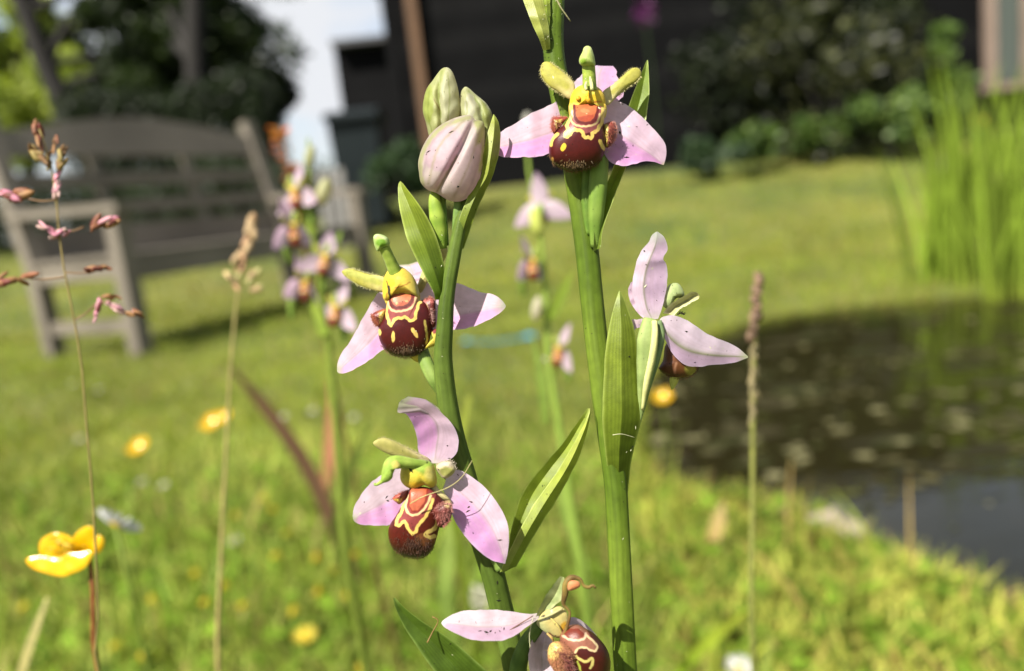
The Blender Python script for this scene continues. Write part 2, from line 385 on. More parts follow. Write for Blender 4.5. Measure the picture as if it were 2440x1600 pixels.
def wheelie_bin():
    y = 7.3; a = ony(781, 262, y); b = ony(905, 250, y); w_ = b[0] - a[0]; zt = a[2]; c = np.array([(a[0] + b[0]) / 2, y, 0]); c[2] = float(height(c[0], y)[0])
    t = thing('wheelie_bin', c, 'black plastic wheelie bin standing by the dark shed', 'bin'); h = zt - c[2]
    V, F = box(c + [0, 0, h / 2 - .03], w_ * .92, .5, h - .12); V = V.copy(); low = V[:, 2] < c[2] + h / 2
    V[low, 0] = c[0] + (V[low, 0] - c[0]) * .84; V[low, 1] = y + (V[low, 1] - y) * .8
    part(t, 'body', V, F, M_bin, smoothed=False)
    n = 9; Lr = []
    for i, s in enumerate(np.linspace(-1, 1, n)):
        zz = c[2] + h - .085 + .055 * (1 - s * s); Lr += [(c[0] - w_ / 2, y + s * .3, zz), (c[0] + w_ / 2, y + s * .3, zz), (c[0] + w_ / 2, y + s * .3, zz - .05), (c[0] - w_ / 2, y + s * .3, zz - .05)]
    V = np.array(Lr); F = grid_faces(n, 4, True) + [(0, 1, 2, 3), tuple(np.array([3, 2, 1, 0]) + 4 * (n - 1))]
    part(t, 'lid', V, F, M_bin, smoothed=False)
    V, F = sweep([c + [-w_ / 2, .36, h - .12], c + [w_ / 2, .36, h - .12]], .018, 8); part(t, 'handle', V, F, M_bin)
    for s in (-1, 1):
        V, F = sweep([c + [s * w_ * .36, .27, .1], c + [s * w_ * .46, .27, .1]], .1, 14); part(t, 'wheel', V, F, M_bin)
wheelie_bin()
YP = 9.28
a = ony(985, 0, YP); b = ony(1012, 330, YP)
V, F = box(((a[0] + b[0]) / 2, YP, 1.85), .105, .08, 2.9)
t = thing('timber_post', (V[:, 0].mean(), YP, .5), 'tall orange-brown timber post in front of the black house', 'post')
part(t, 'shaft', V, F, M_post, smoothed=False)
V, F = box(((a[0] + b[0]) / 2, YP - .04, .52), .22, .17, .3); part(t, 'foot', V, F, M_post, smoothed=False)
# weathered pickets between bench and bin
fx0 = ony(766, 420, 6.6); fx1 = ony(805, 420, 6.6)
t = thing('picket_fence', ((fx0[0] + fx1[0]) / 2, 6.6, .4), 'short run of pale grey pickets beside the black bin', 'fence')
for x in np.linspace(fx0[0], fx1[0], 3):
    g = float(height(x, 6.6)[0]); V, F = box((x, 6.6, g + .31), .085, .02, .66); V[V[:, 2] > g + .4, 2] -= .0
    part(t, 'picket', V, F, M_grey, smoothed=False)
for hh in (.18, .48):
    V, F = box(((fx0[0] + fx1[0]) / 2, 6.63, .42 + hh - .08), fx1[0] - fx0[0] + .1, .03, .06); part(t, 'rail', V, F, M_grey, smoothed=False)

# ---- foliage
def leaves(P, size, c1, c2, aspect=0.55, droop=0.0, skew=1.0):
    n = len(P); a = rng.normal(size=(n, 3)); a /= np.linalg.norm(a, axis=1)[:, None]; a[:, 2] = a[:, 2] * .8 - droop; a /= np.linalg.norm(a, axis=1)[:, None]
    q = rng.normal(size=(n, 3)); s = np.cross(a, q); s /= np.linalg.norm(s, axis=1)[:, None]
    sz = (size * rng.uniform(.6, 1.3, n))[:, None]
    V = np.stack([P, P + a * sz * .5 + s * sz * aspect * .5, P + a * sz, P + a * sz * .5 - s * sz * aspect * .5], 1).reshape(-1, 3)
    F = (np.arange(n)[:, None] * 4 + np.arange(4)).tolist()
    k = rng.uniform(0, 1, n)[:, None] ** skew; C = np.asarray(c1) * (1 - k) + np.asarray(c2) * k
    return V, F, np.repeat(C, 4, 0)
def clumps(n, centers, radii):
    i = rng.integers(0, len(centers), n); d = rng.normal(size=(n, 3)); d /= np.linalg.norm(d, axis=1)[:, None]
    r = rng.uniform(.45, 1, n)[:, None] ** .6
    return centers[i] + d * r * radii[i][:, None] * [1, 1, .85]
def crown_centers(c, rx, ry, rz, n, lo=.25, hi=.45):
    d = rng.normal(size=(n, 3)); d /= np.linalg.norm(d, axis=1)[:, None]; r = rng.uniform(.2, 1, n)[:, None] ** .5
    return np.asarray(c) + d * r * [rx, ry, rz], rng.uniform(lo, hi, n) * (rx + rz) / 2
def tree(nm, label, path, tr, cc, rx, ry, rz, ncl, nl, lsz, c1, c2, limbs=6, cl=(.25, .45), cat='tree', crown='crown', group=None):
    path = np.asarray(path, float); t = thing(nm, path[0], label, cat, group)
    V, F = sweep(rs(path, 14), np.linspace(tr, tr * .5, 14), 10); part(t, 'trunk', V, F, M_bark)
    C, rr = crown_centers(cc, rx, ry, rz, ncl, *cl)
    for k in range(limbs):
        a = rs(path, 14)[random.randint(5, 12)]; b = C[random.randrange(len(C))]
        m = (a + b) / 2 + [0, 0, .1 * rz]; V, F = sweep(rs([a, m, b], 8), np.linspace(tr * .4, tr * .1, 8), 7); part(t, 'limb', V, F, M_bark)
    V, F, Cc = leaves(clumps(nl, C, rr), lsz, c1, c2); part(t, crown, V, F, M_foli, Cc, smoothed=False, kind='stuff')
    return t
dk1, dk2 = (0.006, 0.012, 0.003), (0.030, 0.050, 0.009)
g = lambda p: np.array([p[0], p[1], float(height(p[0], p[1])[0])])
p = ony(472, 290, 9.9); q = ony(462, -150, 9.9)
tree('dark_tree', 'dark dense tree with an upright trunk behind the bench', [g(p), p, q, q + [0, .4, .6]], .155, ony(470, 55, 11.8), 1.33, .9, 1.45, 50, 36000, .10, dk1, dk2, 8)
p = ony(190, 330, 10.5); q = ony(40, -20, 10.5)
tree('leaning_tree', 'dark tree with a trunk leaning towards the bright willow', [g(p + [.25, 0, 0]), p, ony(110, 160, 10.5), q, q + [-.4, 0, .9]], .17, ony(330, 80, 11.2), .62, .9, 1.2, 24, 17000, .10, dk1, dk2, 6)
p = ony(620, 330, 12.5)
tree('conifer_tree', 'blue-green conifer beside the open sky and the dark tree', [g(p), p, ony(600, 100, 12.5)], .10, ony(610, 235, 12.5), .52, .5, .7, 18, 11000, .09, (.010, .018, .012), (.028, .045, .032), 4)
p = ony(60, 330, 17)
tree('pale_willow', 'bright yellow-green willow beyond the leaning trunk', [g(p), p, ony(40, 120, 17)], .14, ony(45, 190, 17), 1.5, 1.0, 1.5, 34, 22000, .16, (.16, .21, .026), (.32, .37, .06), 5)
# dark hedge behind the bench
def hedge(nm, label, x0, x1, y, zt, n, sz, c1, c2, dep=.5, cat='hedge'):
    gz = float(height((x0 + x1) / 2, y)[0]); t = thing(nm, ((x0 + x1) / 2, y, gz), label, cat)
    for x in np.linspace(x0 + .2, x1 - .2, max(2, int((x1 - x0) / .7))):
        V, F = sweep(rs([(x, y, float(height(x, y)[0]) - .05), (x + .05, y, (gz + zt) / 2), (x, y + .05, zt - .1)], 6), np.linspace(.04, .012, 6), 6); part(t, 'stem', V, F, M_bark)
    P = np.stack([rng.uniform(x0, x1, n), y + rng.uniform(-dep, dep, n), gz + (zt - gz) * rng.uniform(0, 1, n) ** .8 * (1 + .0)], 1)
    P[:, 2] += .08 * np.sin(P[:, 0] * 4) + .05 * np.sin(P[:, 0] * 11)
    V, F, C = leaves(P, sz, c1, c2); part(t, 'foliage', V, F, M_foli, C, smoothed=False, kind='stuff')
hedge('tall_hedge', 'tall dark yew hedge under the trees behind the bench', ony(185, 300, 9.6)[0], ony(655, 300, 9.6)[0], 9.6, ony(420, 215, 9.6)[2], 26000, .07, (.006, .011, .004), (.018, .030, .008))
hx0 = ony(-300, 400, 8.3)[0]; hx1 = ony(775, 400, 8.3)[0]
hedge('clipped_hedge', 'low dark hedge running behind the bench', hx0, hx1, 8.3, ony(760, 372, 8.3)[2], 14000, .06, dk1, (.022, .038, .010))
# shrubs in front of the house
def shrub(nm, label, px, py, y, rx, rz, n, sz, c1, c2, ncl=18, cat='shrub', group=None, ry=None, cl=(.25, .45)):
    c = ony(px, py, y); b = np.array([c[0], y, float(height(c[0], y)[0])]); t = thing(nm, b, label, cat, group)
    for k in range(5):
        e = c + [random.uniform(-.6, .6) * rx, random.uniform(-.3, .3) * rx, random.uniform(-.2, .6) * rz]
        V, F = sweep(rs([b + [random.uniform(-.08, .08), random.uniform(-.08, .08), -.03], (b + e) / 2 + [0, 0, .1 * rz], e], 7), np.linspace(.03, .008, 7) * min(1, rz), 6); part(t, 'stem', V, F, M_bark)
    C, rr = crown_centers(c, rx, ry or rx * .7, rz, ncl, *cl); P = clumps(n, C, rr); P = P[P[:, 2] > float(b[2])]
    V, F, Cc = leaves(P, sz, c1, c2, skew=2.5); part(t, 'foliage', V, F, M_foli, Cc, smoothed=False, kind='stuff')  # mostly dark leaves, few bright ones: sparse sunlit leaves put into the colour
shrub('dark_shrub', 'large olive-green shrub growing against the black house wall', 1985, 200, 8.2, .95, .85, 3400, .11, (.006, .009, .0025), (.065, .072, .018), 30)
shrub('dark_shrub', 'tall dark green shrub between the olive shrub and the bare black wall', 1765, 170, 8.8, .55, 1.0, 2600, .09, (.004, .007, .0025), (.02, .03, .008), 20)
shrub('climbing_shrub', 'dark climber over the house wall above the olive shrub', 2060, 0, 9.0, .7, .5, 2400, .09, (.006, .011, .003), (.04, .055, .013), 16)
for i, (px, py, y, rx, rz, lab) in enumerate([
        (1800, 338, 7.6, .30, .13, 'low bright green leafy plant at the shaded edge under the tall dark shrub'),
        (1950, 318, 7.9, .42, .22, 'low bright green leafy plant under the middle of the olive shrub'),
        (2120, 275, 7.5, .30, .30, 'taller bright green leafy plant under the end of the olive shrub'),
        (2260, 170, 7.9, .33, .45, 'upright pale green leafy plant beside the timber window'),
        (1690, 372, 7.5, .3, .12, 'small dull green plant in the shade where the lawn ends'),
        (960, 400, 6.9, .33, .2, 'soft grey-green plant at the foot of the timber post'),
        (1060, 395, 7.2, .4, .2, 'dark green low plant at the foot of the black wall')]):
    b = i < 4
    shrub('leafy_plant', lab, px, py, y, rx, rz, 1500 if b else 1300, .08, (.035, .07, .013) if b else (.022, .045, .018), (.17, .25, .05) if b else (.055, .085, .035), 9, 'plant', 'leafy plants along the edge of the lawn')
# magenta bloom on a tall stalk
p = ony(1535, 30, 7.4); b = g(p)
t = thing('magenta_flower', b, 'magenta flower head on a tall thin stalk before the black wall', 'flower')
V, F = sweep(rs([b, (b + p) / 2 + [.03, 0, 0], p], 10), .008, 6); part(t, 'stalk', V, F, M_stem, np.tile((.02, .035, .012), (len(V), 1)))
V, F, C = leaves(p + rng.normal(size=(90, 3)) * [.04, .04, .05], .05, (.05, .006, .05), (.10, .012, .09), .8); part(t, 'flower_head', V, F, M_foli, C, smoothed=False, kind='stuff')

# ---- yellow iris clumps in the pond margin
def blade_leaf(base, tip, wd, bend, n=9):
    base = np.asarray(base, float); tip = np.asarray(tip, float)
    m = (base + tip) / 2 + bend; c = rs([base, m, tip], n); d = tip - base
    s = np.cross(d, [0, -1.0, 0.15 * random.uniform(-3, 3)]); s /= np.linalg.norm(s) + 1e-9
    u = np.linspace(0, 1, n); ww = wd * np.minimum(1, .55 + 1.2 * u) * np.minimum(1, (1 - u) * 3.2 + .02)
    kk = np.cross(s, d / np.linalg.norm(d)) * .18
    V = np.stack([c - s * ww[:, None] / 2, c + kk * ww[:, None], c + s * ww[:, None] / 2], 1).reshape(-1, 3)
    return V, grid_faces(n, 3), u
ir = [(2215, 700, 300, 'outermost'), (2262, 690, 200, 'tall'), (2310, 702, 120, ''), (2385, 715, 150, ''), (2450, 712, 100, ''), (2300, 650, 260, ''), (2400, 650, 200, '')]
for i, (px, py, top, _) in enumerate(ir):
    b0 = onz(px, py, -.04); b0 = np.array([b0[0], b0[1], -.10]); t = thing('iris_plant', b0, 'clump of tall sword-shaped iris leaves with a yellow flower at the pond margin' if i == 2 else 'clump of tall flowerless sword-shaped iris leaves rising from the pond margin', 'iris', 'iris clumps at the far edge of the pond')
    for k in range(20):
        b = b0 + [random.uniform(-.06, .06), random.uniform(-.07, .07), 0]
        hgt = (ony(px, top, b0[1])[2] + .1) * random.uniform(.55, 1.06); ln = random.uniform(-.16, .2)
        tp = b + [ln * hgt, random.uniform(-.12, .12), hgt]
        V, F, u = blade_leaf(b, tp, random.uniform(.010, .019), np.array([-ln * .25 * hgt, 0, .03]))
        cA_ = np.array((.15, .215, .024)) * random.uniform(.4, 1.6); cB_ = np.array((.24, .27, .04)); k2 = np.clip(1 - u * 5, 0, 1)[:, None]
        part(t, 'leaf', V, F, M_grass, np.repeat(cA_ * (1 - k2) + cB_ * k2, 3, 0))
    if i == 2:
        p = ony(2328, 285, b0[1]); V, F, C = leaves(p + rng.normal(size=(26, 3)) * [.012, .012, .018], .016, (.26, .17, .02), (.32, .24, .03), .8)
        f = part(t, 'flower', V, F, M_foli, C, smoothed=False, kind='stuff'); f['label'] = 'yellow iris flower'
        V, F = sweep(rs([b0, (b0 + p) / 2 + [.02, 0, 0], p], 8), .006, 6); part(t, 'flower_stalk', V, F, M_stem, np.tile((.07, .12, .02), (len(V), 1)))

# ---- floating weed on the pond
n = 8200; P = np.stack([rng.uniform(.05, 2.2, n), rng.uniform(.7, 3.3, n)], 1); P = P[in_poly(P, PP)]
den = np.array([max(0, math.sin(7 * x + 3 * math.sin(5 * y)) * math.sin(9 * y + 2 + 2 * math.sin(4 * x)) + .15 * math.sin(31 * x) * math.sin(27 * y)) for x, y in P])
yy = P[:, 1]; keep = rng.uniform(0, 1, len(P)) < (.25 + .75 * den) * np.where(yy < 1.12, .12, np.where(yy > 2.05, .22, 1)); P = P[keep]
V, F, C = [], [], []
for i, (x, y) in enumerate(P):
    r = random.choice((.004, .006, .009, .013, .018)); k = len(V); s = random.uniform(.5, 1); a0 = random.uniform(0, 6)
    for j in range(6): V.append((x + r * math.cos(a0 + j * 1.047) * random.uniform(.7, 1.2), y + r * s * math.sin(a0 + j * 1.047) * random.uniform(.7, 1.2), -.033 + random.uniform(0, .002)))
    F.append(tuple(range(k, k + 6))); c = np.array(random.choice(((.04, .037, .016), (.07, .064, .028), (.16, .15, .075), (.03, .032, .009), (.06, .064, .016)))); C += [c] * 6
for _ in range(90):
    x, y = random.uniform(.2, 1.7), random.uniform(1.15, 2.5)
    if not in_poly(np.array([[x, y]]), PP)[0]: continue
    k = len(V); r = random.uniform(.015, .05); a0 = random.uniform(0, 6)
    for j in range(12): rj = r * random.uniform(.5, 1.2); V.append((x + 1.6 * rj * math.cos(a0 + j * .5236), y + rj * math.sin(a0 + j * .5236), -.0338 - random.uniform(0, .0004)))
    F.append(tuple(range(k, k + 12))); C += [np.array(random.choice(((.020, .018, .007), (.03, .026, .010), (.026, .028, .008))))] * 12
struct('pond_weed', np.array(V), F, M_grass, np.array(C), False, 'stuff')

# ---- grass
def grass(nm, P, h, wd, c1, c2, dry=.12, lean=.35, seg=3):
    n = len(P); z = height(P[:, 0], P[:, 1]); base = np.c_[P, z - .003]
    a = rng.uniform(0, 2 * np.pi, n); d = np.stack([np.cos(a), np.sin(a), 0 * a], 1); f = rng.uniform(0, 2 * np.pi, n); s = np.stack([np.cos(f), np.sin(f), 0 * f], 1)
    hh = (h * rng.uniform(.45, 1.35, n))[:, None]; ln = (lean * rng.uniform(.1, 1.6, n))[:, None]; w2 = (wd * rng.uniform(.6, 1.4, n))[:, None]
    rows = []
    for k in range(seg + 1):
        u = k / seg; c = base + hh * (u * np.array([0, 0, 1.0]) * (1 - .18 * ln * u) + d * ln * u * u)
        if k < seg: rows += [c - s * w2 * (1 - .55 * u), c + s * w2 * (1 - .55 * u)]
        else: rows += [c]
    m = 2 * seg + 1; V = np.stack(rows, 1).reshape(-1, 3)
    base_i = np.arange(n)[:, None] * m; F = []
    for k in range(seg - 1): F.append(base_i + np.array([2 * k, 2 * k + 1, 2 * k + 3, 2 * k + 2]))
    F = np.concatenate(F, 0).tolist() + (base_i + np.array([2 * seg - 2, 2 * seg - 1, 2 * seg])).tolist()
    k = rng.uniform(0, 1, n)[:, None]; C = np.asarray(c1) * (1 - k) + np.asarray(c2) * k
    dr = rng.uniform(0, 1, n) < dry; C[dr] = np.array((.27, .21, .075)) * rng.uniform(.6, 1.2, (dr.sum(), 1))
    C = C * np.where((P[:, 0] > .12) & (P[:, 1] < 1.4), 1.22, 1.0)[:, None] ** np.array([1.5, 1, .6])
    pt = np.sin(P[:, 0] * 5 + 2 * np.sin(P[:, 1] * 3)) * np.sin(P[:, 1] * 4 + 1) * .25 + 1 + .16 * np.sin(P[:, 0] * 13 + 3 * np.sin(P[:, 1] * 7)) * np.sin(P[:, 1] * 15 + 2 * np.sin(P[:, 0] * 9)); C = C * pt[:, None]
    dp = onz(560, 710)[:2]; dw = np.exp(-(((P - dp) / [.55, .45]) ** 2).sum(1))[:, None] * .75; C = C * (1 - dw) + np.array((.23, .19, .07)) * dw
    return struct(nm, V, F, M_grass, np.repeat(C, m, 0), True, 'stuff')
def scatter(n, y0, y1, side=.95, pad=.35, pw=1.0):
    y = y0 + (y1 - y0) * rng.uniform(0, 1, n) ** pw; x = rng.uniform(-1, 1, n) * (side * y + pad); return np.stack([x, y], 1)
def offpond(P, m=.0): 
    return P[~in_poly(P, PP) & (edge_dist(P, PP) > m)]
gA, gB = (.050, .105, .009), (.40, .43, .095)
near = offpond(scatter(52000, .45, 1.7, .9, .3))
grass('meadow_grass', near, .050, .0016, gA, gB, .10, .7, 3)
mid = offpond(scatter(70000, 1.6, 4.2, .85, .2)); grass('lawn_grass', mid, .032, .0022, (.095, .150, .011), (.245, .27, .042), .12, .6, 2)
far = scatter(60000, 4.2, 8.2, .85, .2); grass('far_lawn_grass', far, .035, .005, (.10, .145, .012), (.255, .27, .046), .14, .6, 2)
# taller coarse blades in the near corner and along the pond
tl = offpond(scatter(1700, .5, 1.3, .8, .2)); tl = tl[(tl[:, 0] < .18) | (rng.uniform(0, 1, len(tl)) < .25)]
grass('tall_grass', tl, .11, .0022, (.08, .15, .012), (.24, .29, .045), .18, .5, 4)
pe = PP[rng.integers(0, len(PP), 5200)] + rng.normal(size=(5200, 2)) * .04; pe = pe[~in_poly(pe, PP)]
grass('bank_grass', pe, .048, .002, (.13, .18, .016), (.30, .31, .05), .2, .5, 3)
# clover leaves
P = offpond(scatter(4200, .5, 1.5, .8, .25)); V, F, C = [], [], []
zz = height(P[:, 0], P[:, 1])
for (x, y), z in zip(P, zz):
    h = random.uniform(.012, .04); r = random.uniform(.004, .008); a0 = random.uniform(0, 6); tx, ty = random.uniform(-.5, .5), random.uniform(-.5, .5); c = np.array((.085, .14, .012)) * random.uniform(.5, 1.8)
    for l3 in range(3):
        k = len(V); cx = x + math.cos(a0 + l3 * 2.09) * r; cy = y + math.sin(a0 + l3 * 2.09) * r
        for j in range(6):
            dx, dy = r * .95 * math.cos(j * 1.047 + a0), r * .95 * math.sin(j * 1.047 + a0); V.append((cx + dx, cy + dy, z + h + tx * (cx + dx - x) + ty * (cy + dy - y)))
        F.append(tuple(range(k, k + 6))); C += [c] * 6
struct('clover_leaves', np.array(V), F, M_grass, np.array(C), False, 'stuff')

# ================================================================== FOREGROUND ORCHIDS
def wob(P, k=1.0, f=.09, ph=0.0):
    return k * np.stack([np.sin(P[:, 1] * f + ph) + .6 * np.sin(P[:, 0] * f * 1.9 + 1 + ph), np.sin(P[:, 0] * f * 1.2 + 2 + ph) + .6 * np.sin(P[:, 1] * f * 2.3 + ph)], 1)
def seg_dist(P, pts):
    d = np.full(len(P), 1e9)
    for a, b in zip(pts[:-1], pts[1:]):
        a = np.asarray(a, float); b = np.asarray(b, float); ab = b - a; t = np.clip(((P - a) @ ab) / (ab @ ab + 1e-9), 0, 1)
        d = np.minimum(d, np.linalg.norm(P - a - t[:, None] * ab, axis=1))
    return d
def paint(P, base, ops, soft=6.0, j=1.6):
    C = np.tile(np.asarray(base, float), (len(P), 1)); Q = P + wob(P, j, .11)
    for o in ops:
        k = o[0]
        if k == 'poly':
            pl = np.asarray(o[1], float); i = in_poly(Q, pl); d = seg_dist(Q, np.vstack([pl, pl[:1]])); sd_ = np.where(i, d, -d); a = np.clip(sd_ / soft + .5, 0, 1); c = o[2]
        elif k == 'line':
            pl = rs(o[1], 40); d = seg_dist(Q, pl); a = np.clip((o[2] / 2 - d) / soft + .5, 0, 1); c = o[3]
        elif k == 'pline':
            d = seg_dist(Q, np.asarray(o[1], float)); a = np.clip((o[2] / 2 - d) / soft + .5, 0, 1); c = o[3]
        elif k == 'spot':
            dx = Q - np.asarray(o[1]); an = rad(o[3]); x = dx[:, 0] * math.cos(an) + dx[:, 1] * math.sin(an); y = -dx[:, 0] * math.sin(an) + dx[:, 1] * math.cos(an)
            r = np.sqrt((x / o[2][0]) ** 2 + (y / o[2][1]) ** 2); a = np.clip((1 - r) * min(o[2]) / soft + .5, 0, 1); c = o[4]
        elif k == 'grad':          # soft blend along a direction: from point a to point b
            a0 = np.asarray(o[1], float); b0 = np.asarray(o[2], float); ab = b0 - a0; a = smooth(((P - a0) @ ab) / (ab @ ab)); c = o[3]; a = a * (o[4] if len(o) > 4 else 1)
        C = C * (1 - a[:, None]) + np.asarray(c) * a[:, None]
    return C
def blob(cr, outline, dz, H, Hb=None, base=(.5, .5, .5), ops=(), center=None, tilt=(0, 0), na=72, nf=26, nb=9, pw=.85, soft=6.0, j=1.6, lump=0.0, ridge=None):
    """rounded body inside an outline: H mm of bulge to the front, Hb to the back; tilt in mm per crop pixel"""
    B = rs(np.asarray(outline, float)[:, :2], na, True); c = np.asarray(center if center is not None else B.mean(0), float); Hb = H * .6 if Hb is None else Hb
    ph = np.r_[np.linspace(0.0, np.pi / 2, nf), np.linspace(np.pi / 2, np.pi, nb)[1:]]
    Q = np.concatenate([c + math.sin(a) * (B - c) for a in ph]); zc = np.repeat(np.cos(ph), na)
    z = dz - np.where(zc > 0, H * np.abs(zc) ** pw, -Hb * np.abs(zc) ** pw) + (Q[:, 0] - c[0]) * tilt[0] + (Q[:, 1] - c[1]) * tilt[1]
    if lump: z = z + lump * np.sin(Q[:, 0] * .045 + 1) * np.sin(Q[:, 1] * .05)
    if ridge is not None: z = z + ridge(Q) * np.clip(zc, 0, 1)
    P3 = np.c_[cr.x + cr.k * Q[:, 0], cr.y + cr.k * Q[:, 1], z]
    return W3(P3), grid_faces(len(ph), na, True), paint(Q, base, ops, soft, j)
def petal(cr, Lp, Rp, Mp=None, keel=0.0, dz=0.0, n=36, m=33, colf=None, curl=0.0, wave=0.0, up=0.0):
    """leaf-like sheet between two edges (base to tip); keel mm pushes the midrib back (+) or forward (-)"""
    Lr = rs(cr(Lp, dz), n); Rr = rs(cr(Rp, dz), n)
    ee = np.linspace(0, 1, n); ph = random.uniform(0, 6); fr = np.sin(np.pi * ee)
    for E_, sg in ((Lr, 1.0), (Rr, -1.0)): E_[:, :2] += (fr * (.8 * np.sin(ee * 17 + ph) + .6 * np.sin(ee * 41 + ph * 2) + .4 * np.sin(ee * 67 + ph)))[:, None] * np.array([.5, .85]) * sg; E_[:, 2] += fr * .10 * np.sin(ee * 23 + ph * 3)
    Mr = rs(cr(Mp, dz), n) if Mp is not None else (Lr + Rr) / 2
    if up: bell = np.sin(np.pi * np.linspace(.08, 1, n)) ** .6 * up; Lr[:, 2] += bell; Rr[:, 2] -= bell
    if Mp is not None: Mr = Mr.copy(); av = (Lr[:, 2] + Rr[:, 2]) / 2; Mr[:, 2] = av + .22 * (Mr[:, 2] - av)
    u = np.linspace(0, 1, n)[:, None]; Mr = Mr.copy(); Mr[:, 2:] += keel * np.sin(np.pi * np.clip(u * .92 + .08, 0, 1)) ** .7
    v = np.linspace(-1, 1, m); G = []
    for vv in v:
        p = Mr + ((Lr if vv < 0 else Rr) - Mr) * abs(vv) ** 1.22
        p[:, 2] += curl * vv * vv * np.sin(np.pi * u[:, 0]) + wave * np.sin(u[:, 0] * 11 + vv * 2) * vv * vv
        G.append(p)
    G = np.stack(G, 1).reshape(-1, 3); U = np.repeat(u[:, 0], m); Vv = np.tile(v, n)
    C = colf(U, Vv, cr.inv(G)); C[:] = np.clip(C, 0.001, 1)
    return W3(G), grid_faces(n, m), C
def mixc(a, b, t): t = np.clip(t, 0, 1)[:, None]; return np.asarray(a) * (1 - t) + np.asarray(b) * t
def sepal_col(light, deep, tipc=(190, 195, 150), midc=(158, 156, 104), deep_side=1, tipw=.12, mids=.45, veins=True, midw=.09):
    light, deep, tipc, midc = S(*light) * (1.24, 1.24, 1.16), S(*deep) * (1.24, 1.22, 1.12), S(*tipc) * 1.1, S(*midc)
    def f(U, V, P):
        C = mixc(light, deep, smooth((V * deep_side + .2) / .5) * .9 * smooth(U * 3) + .1)
        C = mixc2(C, midc, mids * np.exp(-(V / midw) ** 2))
        if veins:
            for vv_, vs2 in ((.2, .20), (.38, .32), (.56, .26), (.74, .18)): C = mixc2(C, light * (.72, .64, .60), vs2 * np.exp(-((np.abs(V) - vv_ * (1 - .35 * U) - .03 * np.sin(U * 14 + vv_ * 20)) / .045) ** 2))
        C = mixc2(C, S(240, 228, 240), .35 * smooth((np.abs(V) - .86) / .14))
        C = mixc2(C, tipc, smooth((U - (1 - tipw)) / tipw) * .9)
        return mixc2(C, S(226, 222, 200), .6 * (1 - smooth(U / .12)))
    return f
def mixc2(A, b, t): t = np.clip(t, 0, 1)[:, None]; return A * (1 - t) + np.asarray(b) * t
def leaf_col(c1, c2, edge=(190, 205, 120), base=None, nv=4, vs_=.45):
    c1, c2, edge = S(*c1) * (.92, .86, .6), S(*c2) * (.95, .9, .65), S(*edge) * (1, 1, .85)
    def f(U, V, P):
        C = mixc(c1, c2, smooth(U * 1.1)); 
        for k in np.linspace(-.8, .8, nv * 2 + 1): C = mixc2(C, c1 * .62, vs_ * np.exp(-((V - k) / .07) ** 2))
        C = mixc2(C, edge, .8 * smooth((np.abs(V) - .88) / .12)); C = mixc2(C, edge, .6 * smooth((U - .93) / .07))
        return C
    return f
def ridge(V, P, seg, amp=.035, k=6):
    n = len(P); a = np.tile(np.linspace(0, 2 * np.pi, seg, endpoint=False), n); c = np.repeat(P, seg, 0); V = V.copy(); V[:n * seg] = c + (V[:n * seg] - c) * (1 + amp * np.cos(k * a + .3 * np.repeat(np.arange(n), seg) / n * 6))[:, None]; return V
def stemgeo(cr, pts, r, dz=0.0, n=60, seg=16, c1=(112, 146, 60), c2=(150, 178, 84), flat=1.0, grad=True, ridges=0):
    P = rs(cr(pts, dz), n); rr = np.interp(np.linspace(0, 1, n), np.linspace(0, 1, len(np.atleast_1d(r))), np.atleast_1d(r)) * cr.k * D0 / FPX
    V, F = sweep(W3(P), rr, seg, flat); u = np.r_[np.repeat(np.linspace(0, 1, n), seg), 0, 1]
    C = mixc(S(*c1), S(*c2), .5 + .5 * np.sin(u * 23 + 1) * .5 + .3 * (u - .5))
    a = np.r_[np.tile(np.arange(seg), n), 0, 0]
    C = C * (1 + .10 * np.sin(a * 2.4))[:, None]
    return V, F, C
def tuft(cr, line, dz, ln, nh, c, out, spread=.5, wd=.75):
    """short hairs standing along a line; out = direction in crop px"""
    L_ = rs(np.asarray(line, float)[:, :2], max(nh, 4)); V, F = [], []
    for q in L_:
        q = q + rng.normal(size=2) * 2; o = np.asarray(out(q) if callable(out) else out, float); o = o / (np.linalg.norm(o) + 1e-9); an = random.gauss(0, spread)
        o = np.array([o[0] * math.cos(an) - o[1] * math.sin(an), o[0] * math.sin(an) + o[1] * math.cos(an)]); l = ln * random.uniform(.4, 1.2); s = np.array([-o[1], o[0]]) * wd / cr.k
        z = dz + random.uniform(-.35, .35); k = len(V)
        for p, dzz in ((q - s - o * 3, 0), (q + s - o * 3, 0), (q + o * l, random.uniform(-.15, .1))): V.append((cr.x + cr.k * p[0], cr.y + cr.k * p[1], z + dzz))
        F.append((k, k + 1, k + 2))
    return W3(np.array(V)), F, np.tile(S(*c), (len(V), 1)) * rng.uniform(.7, 1.2, (len(V), 1))

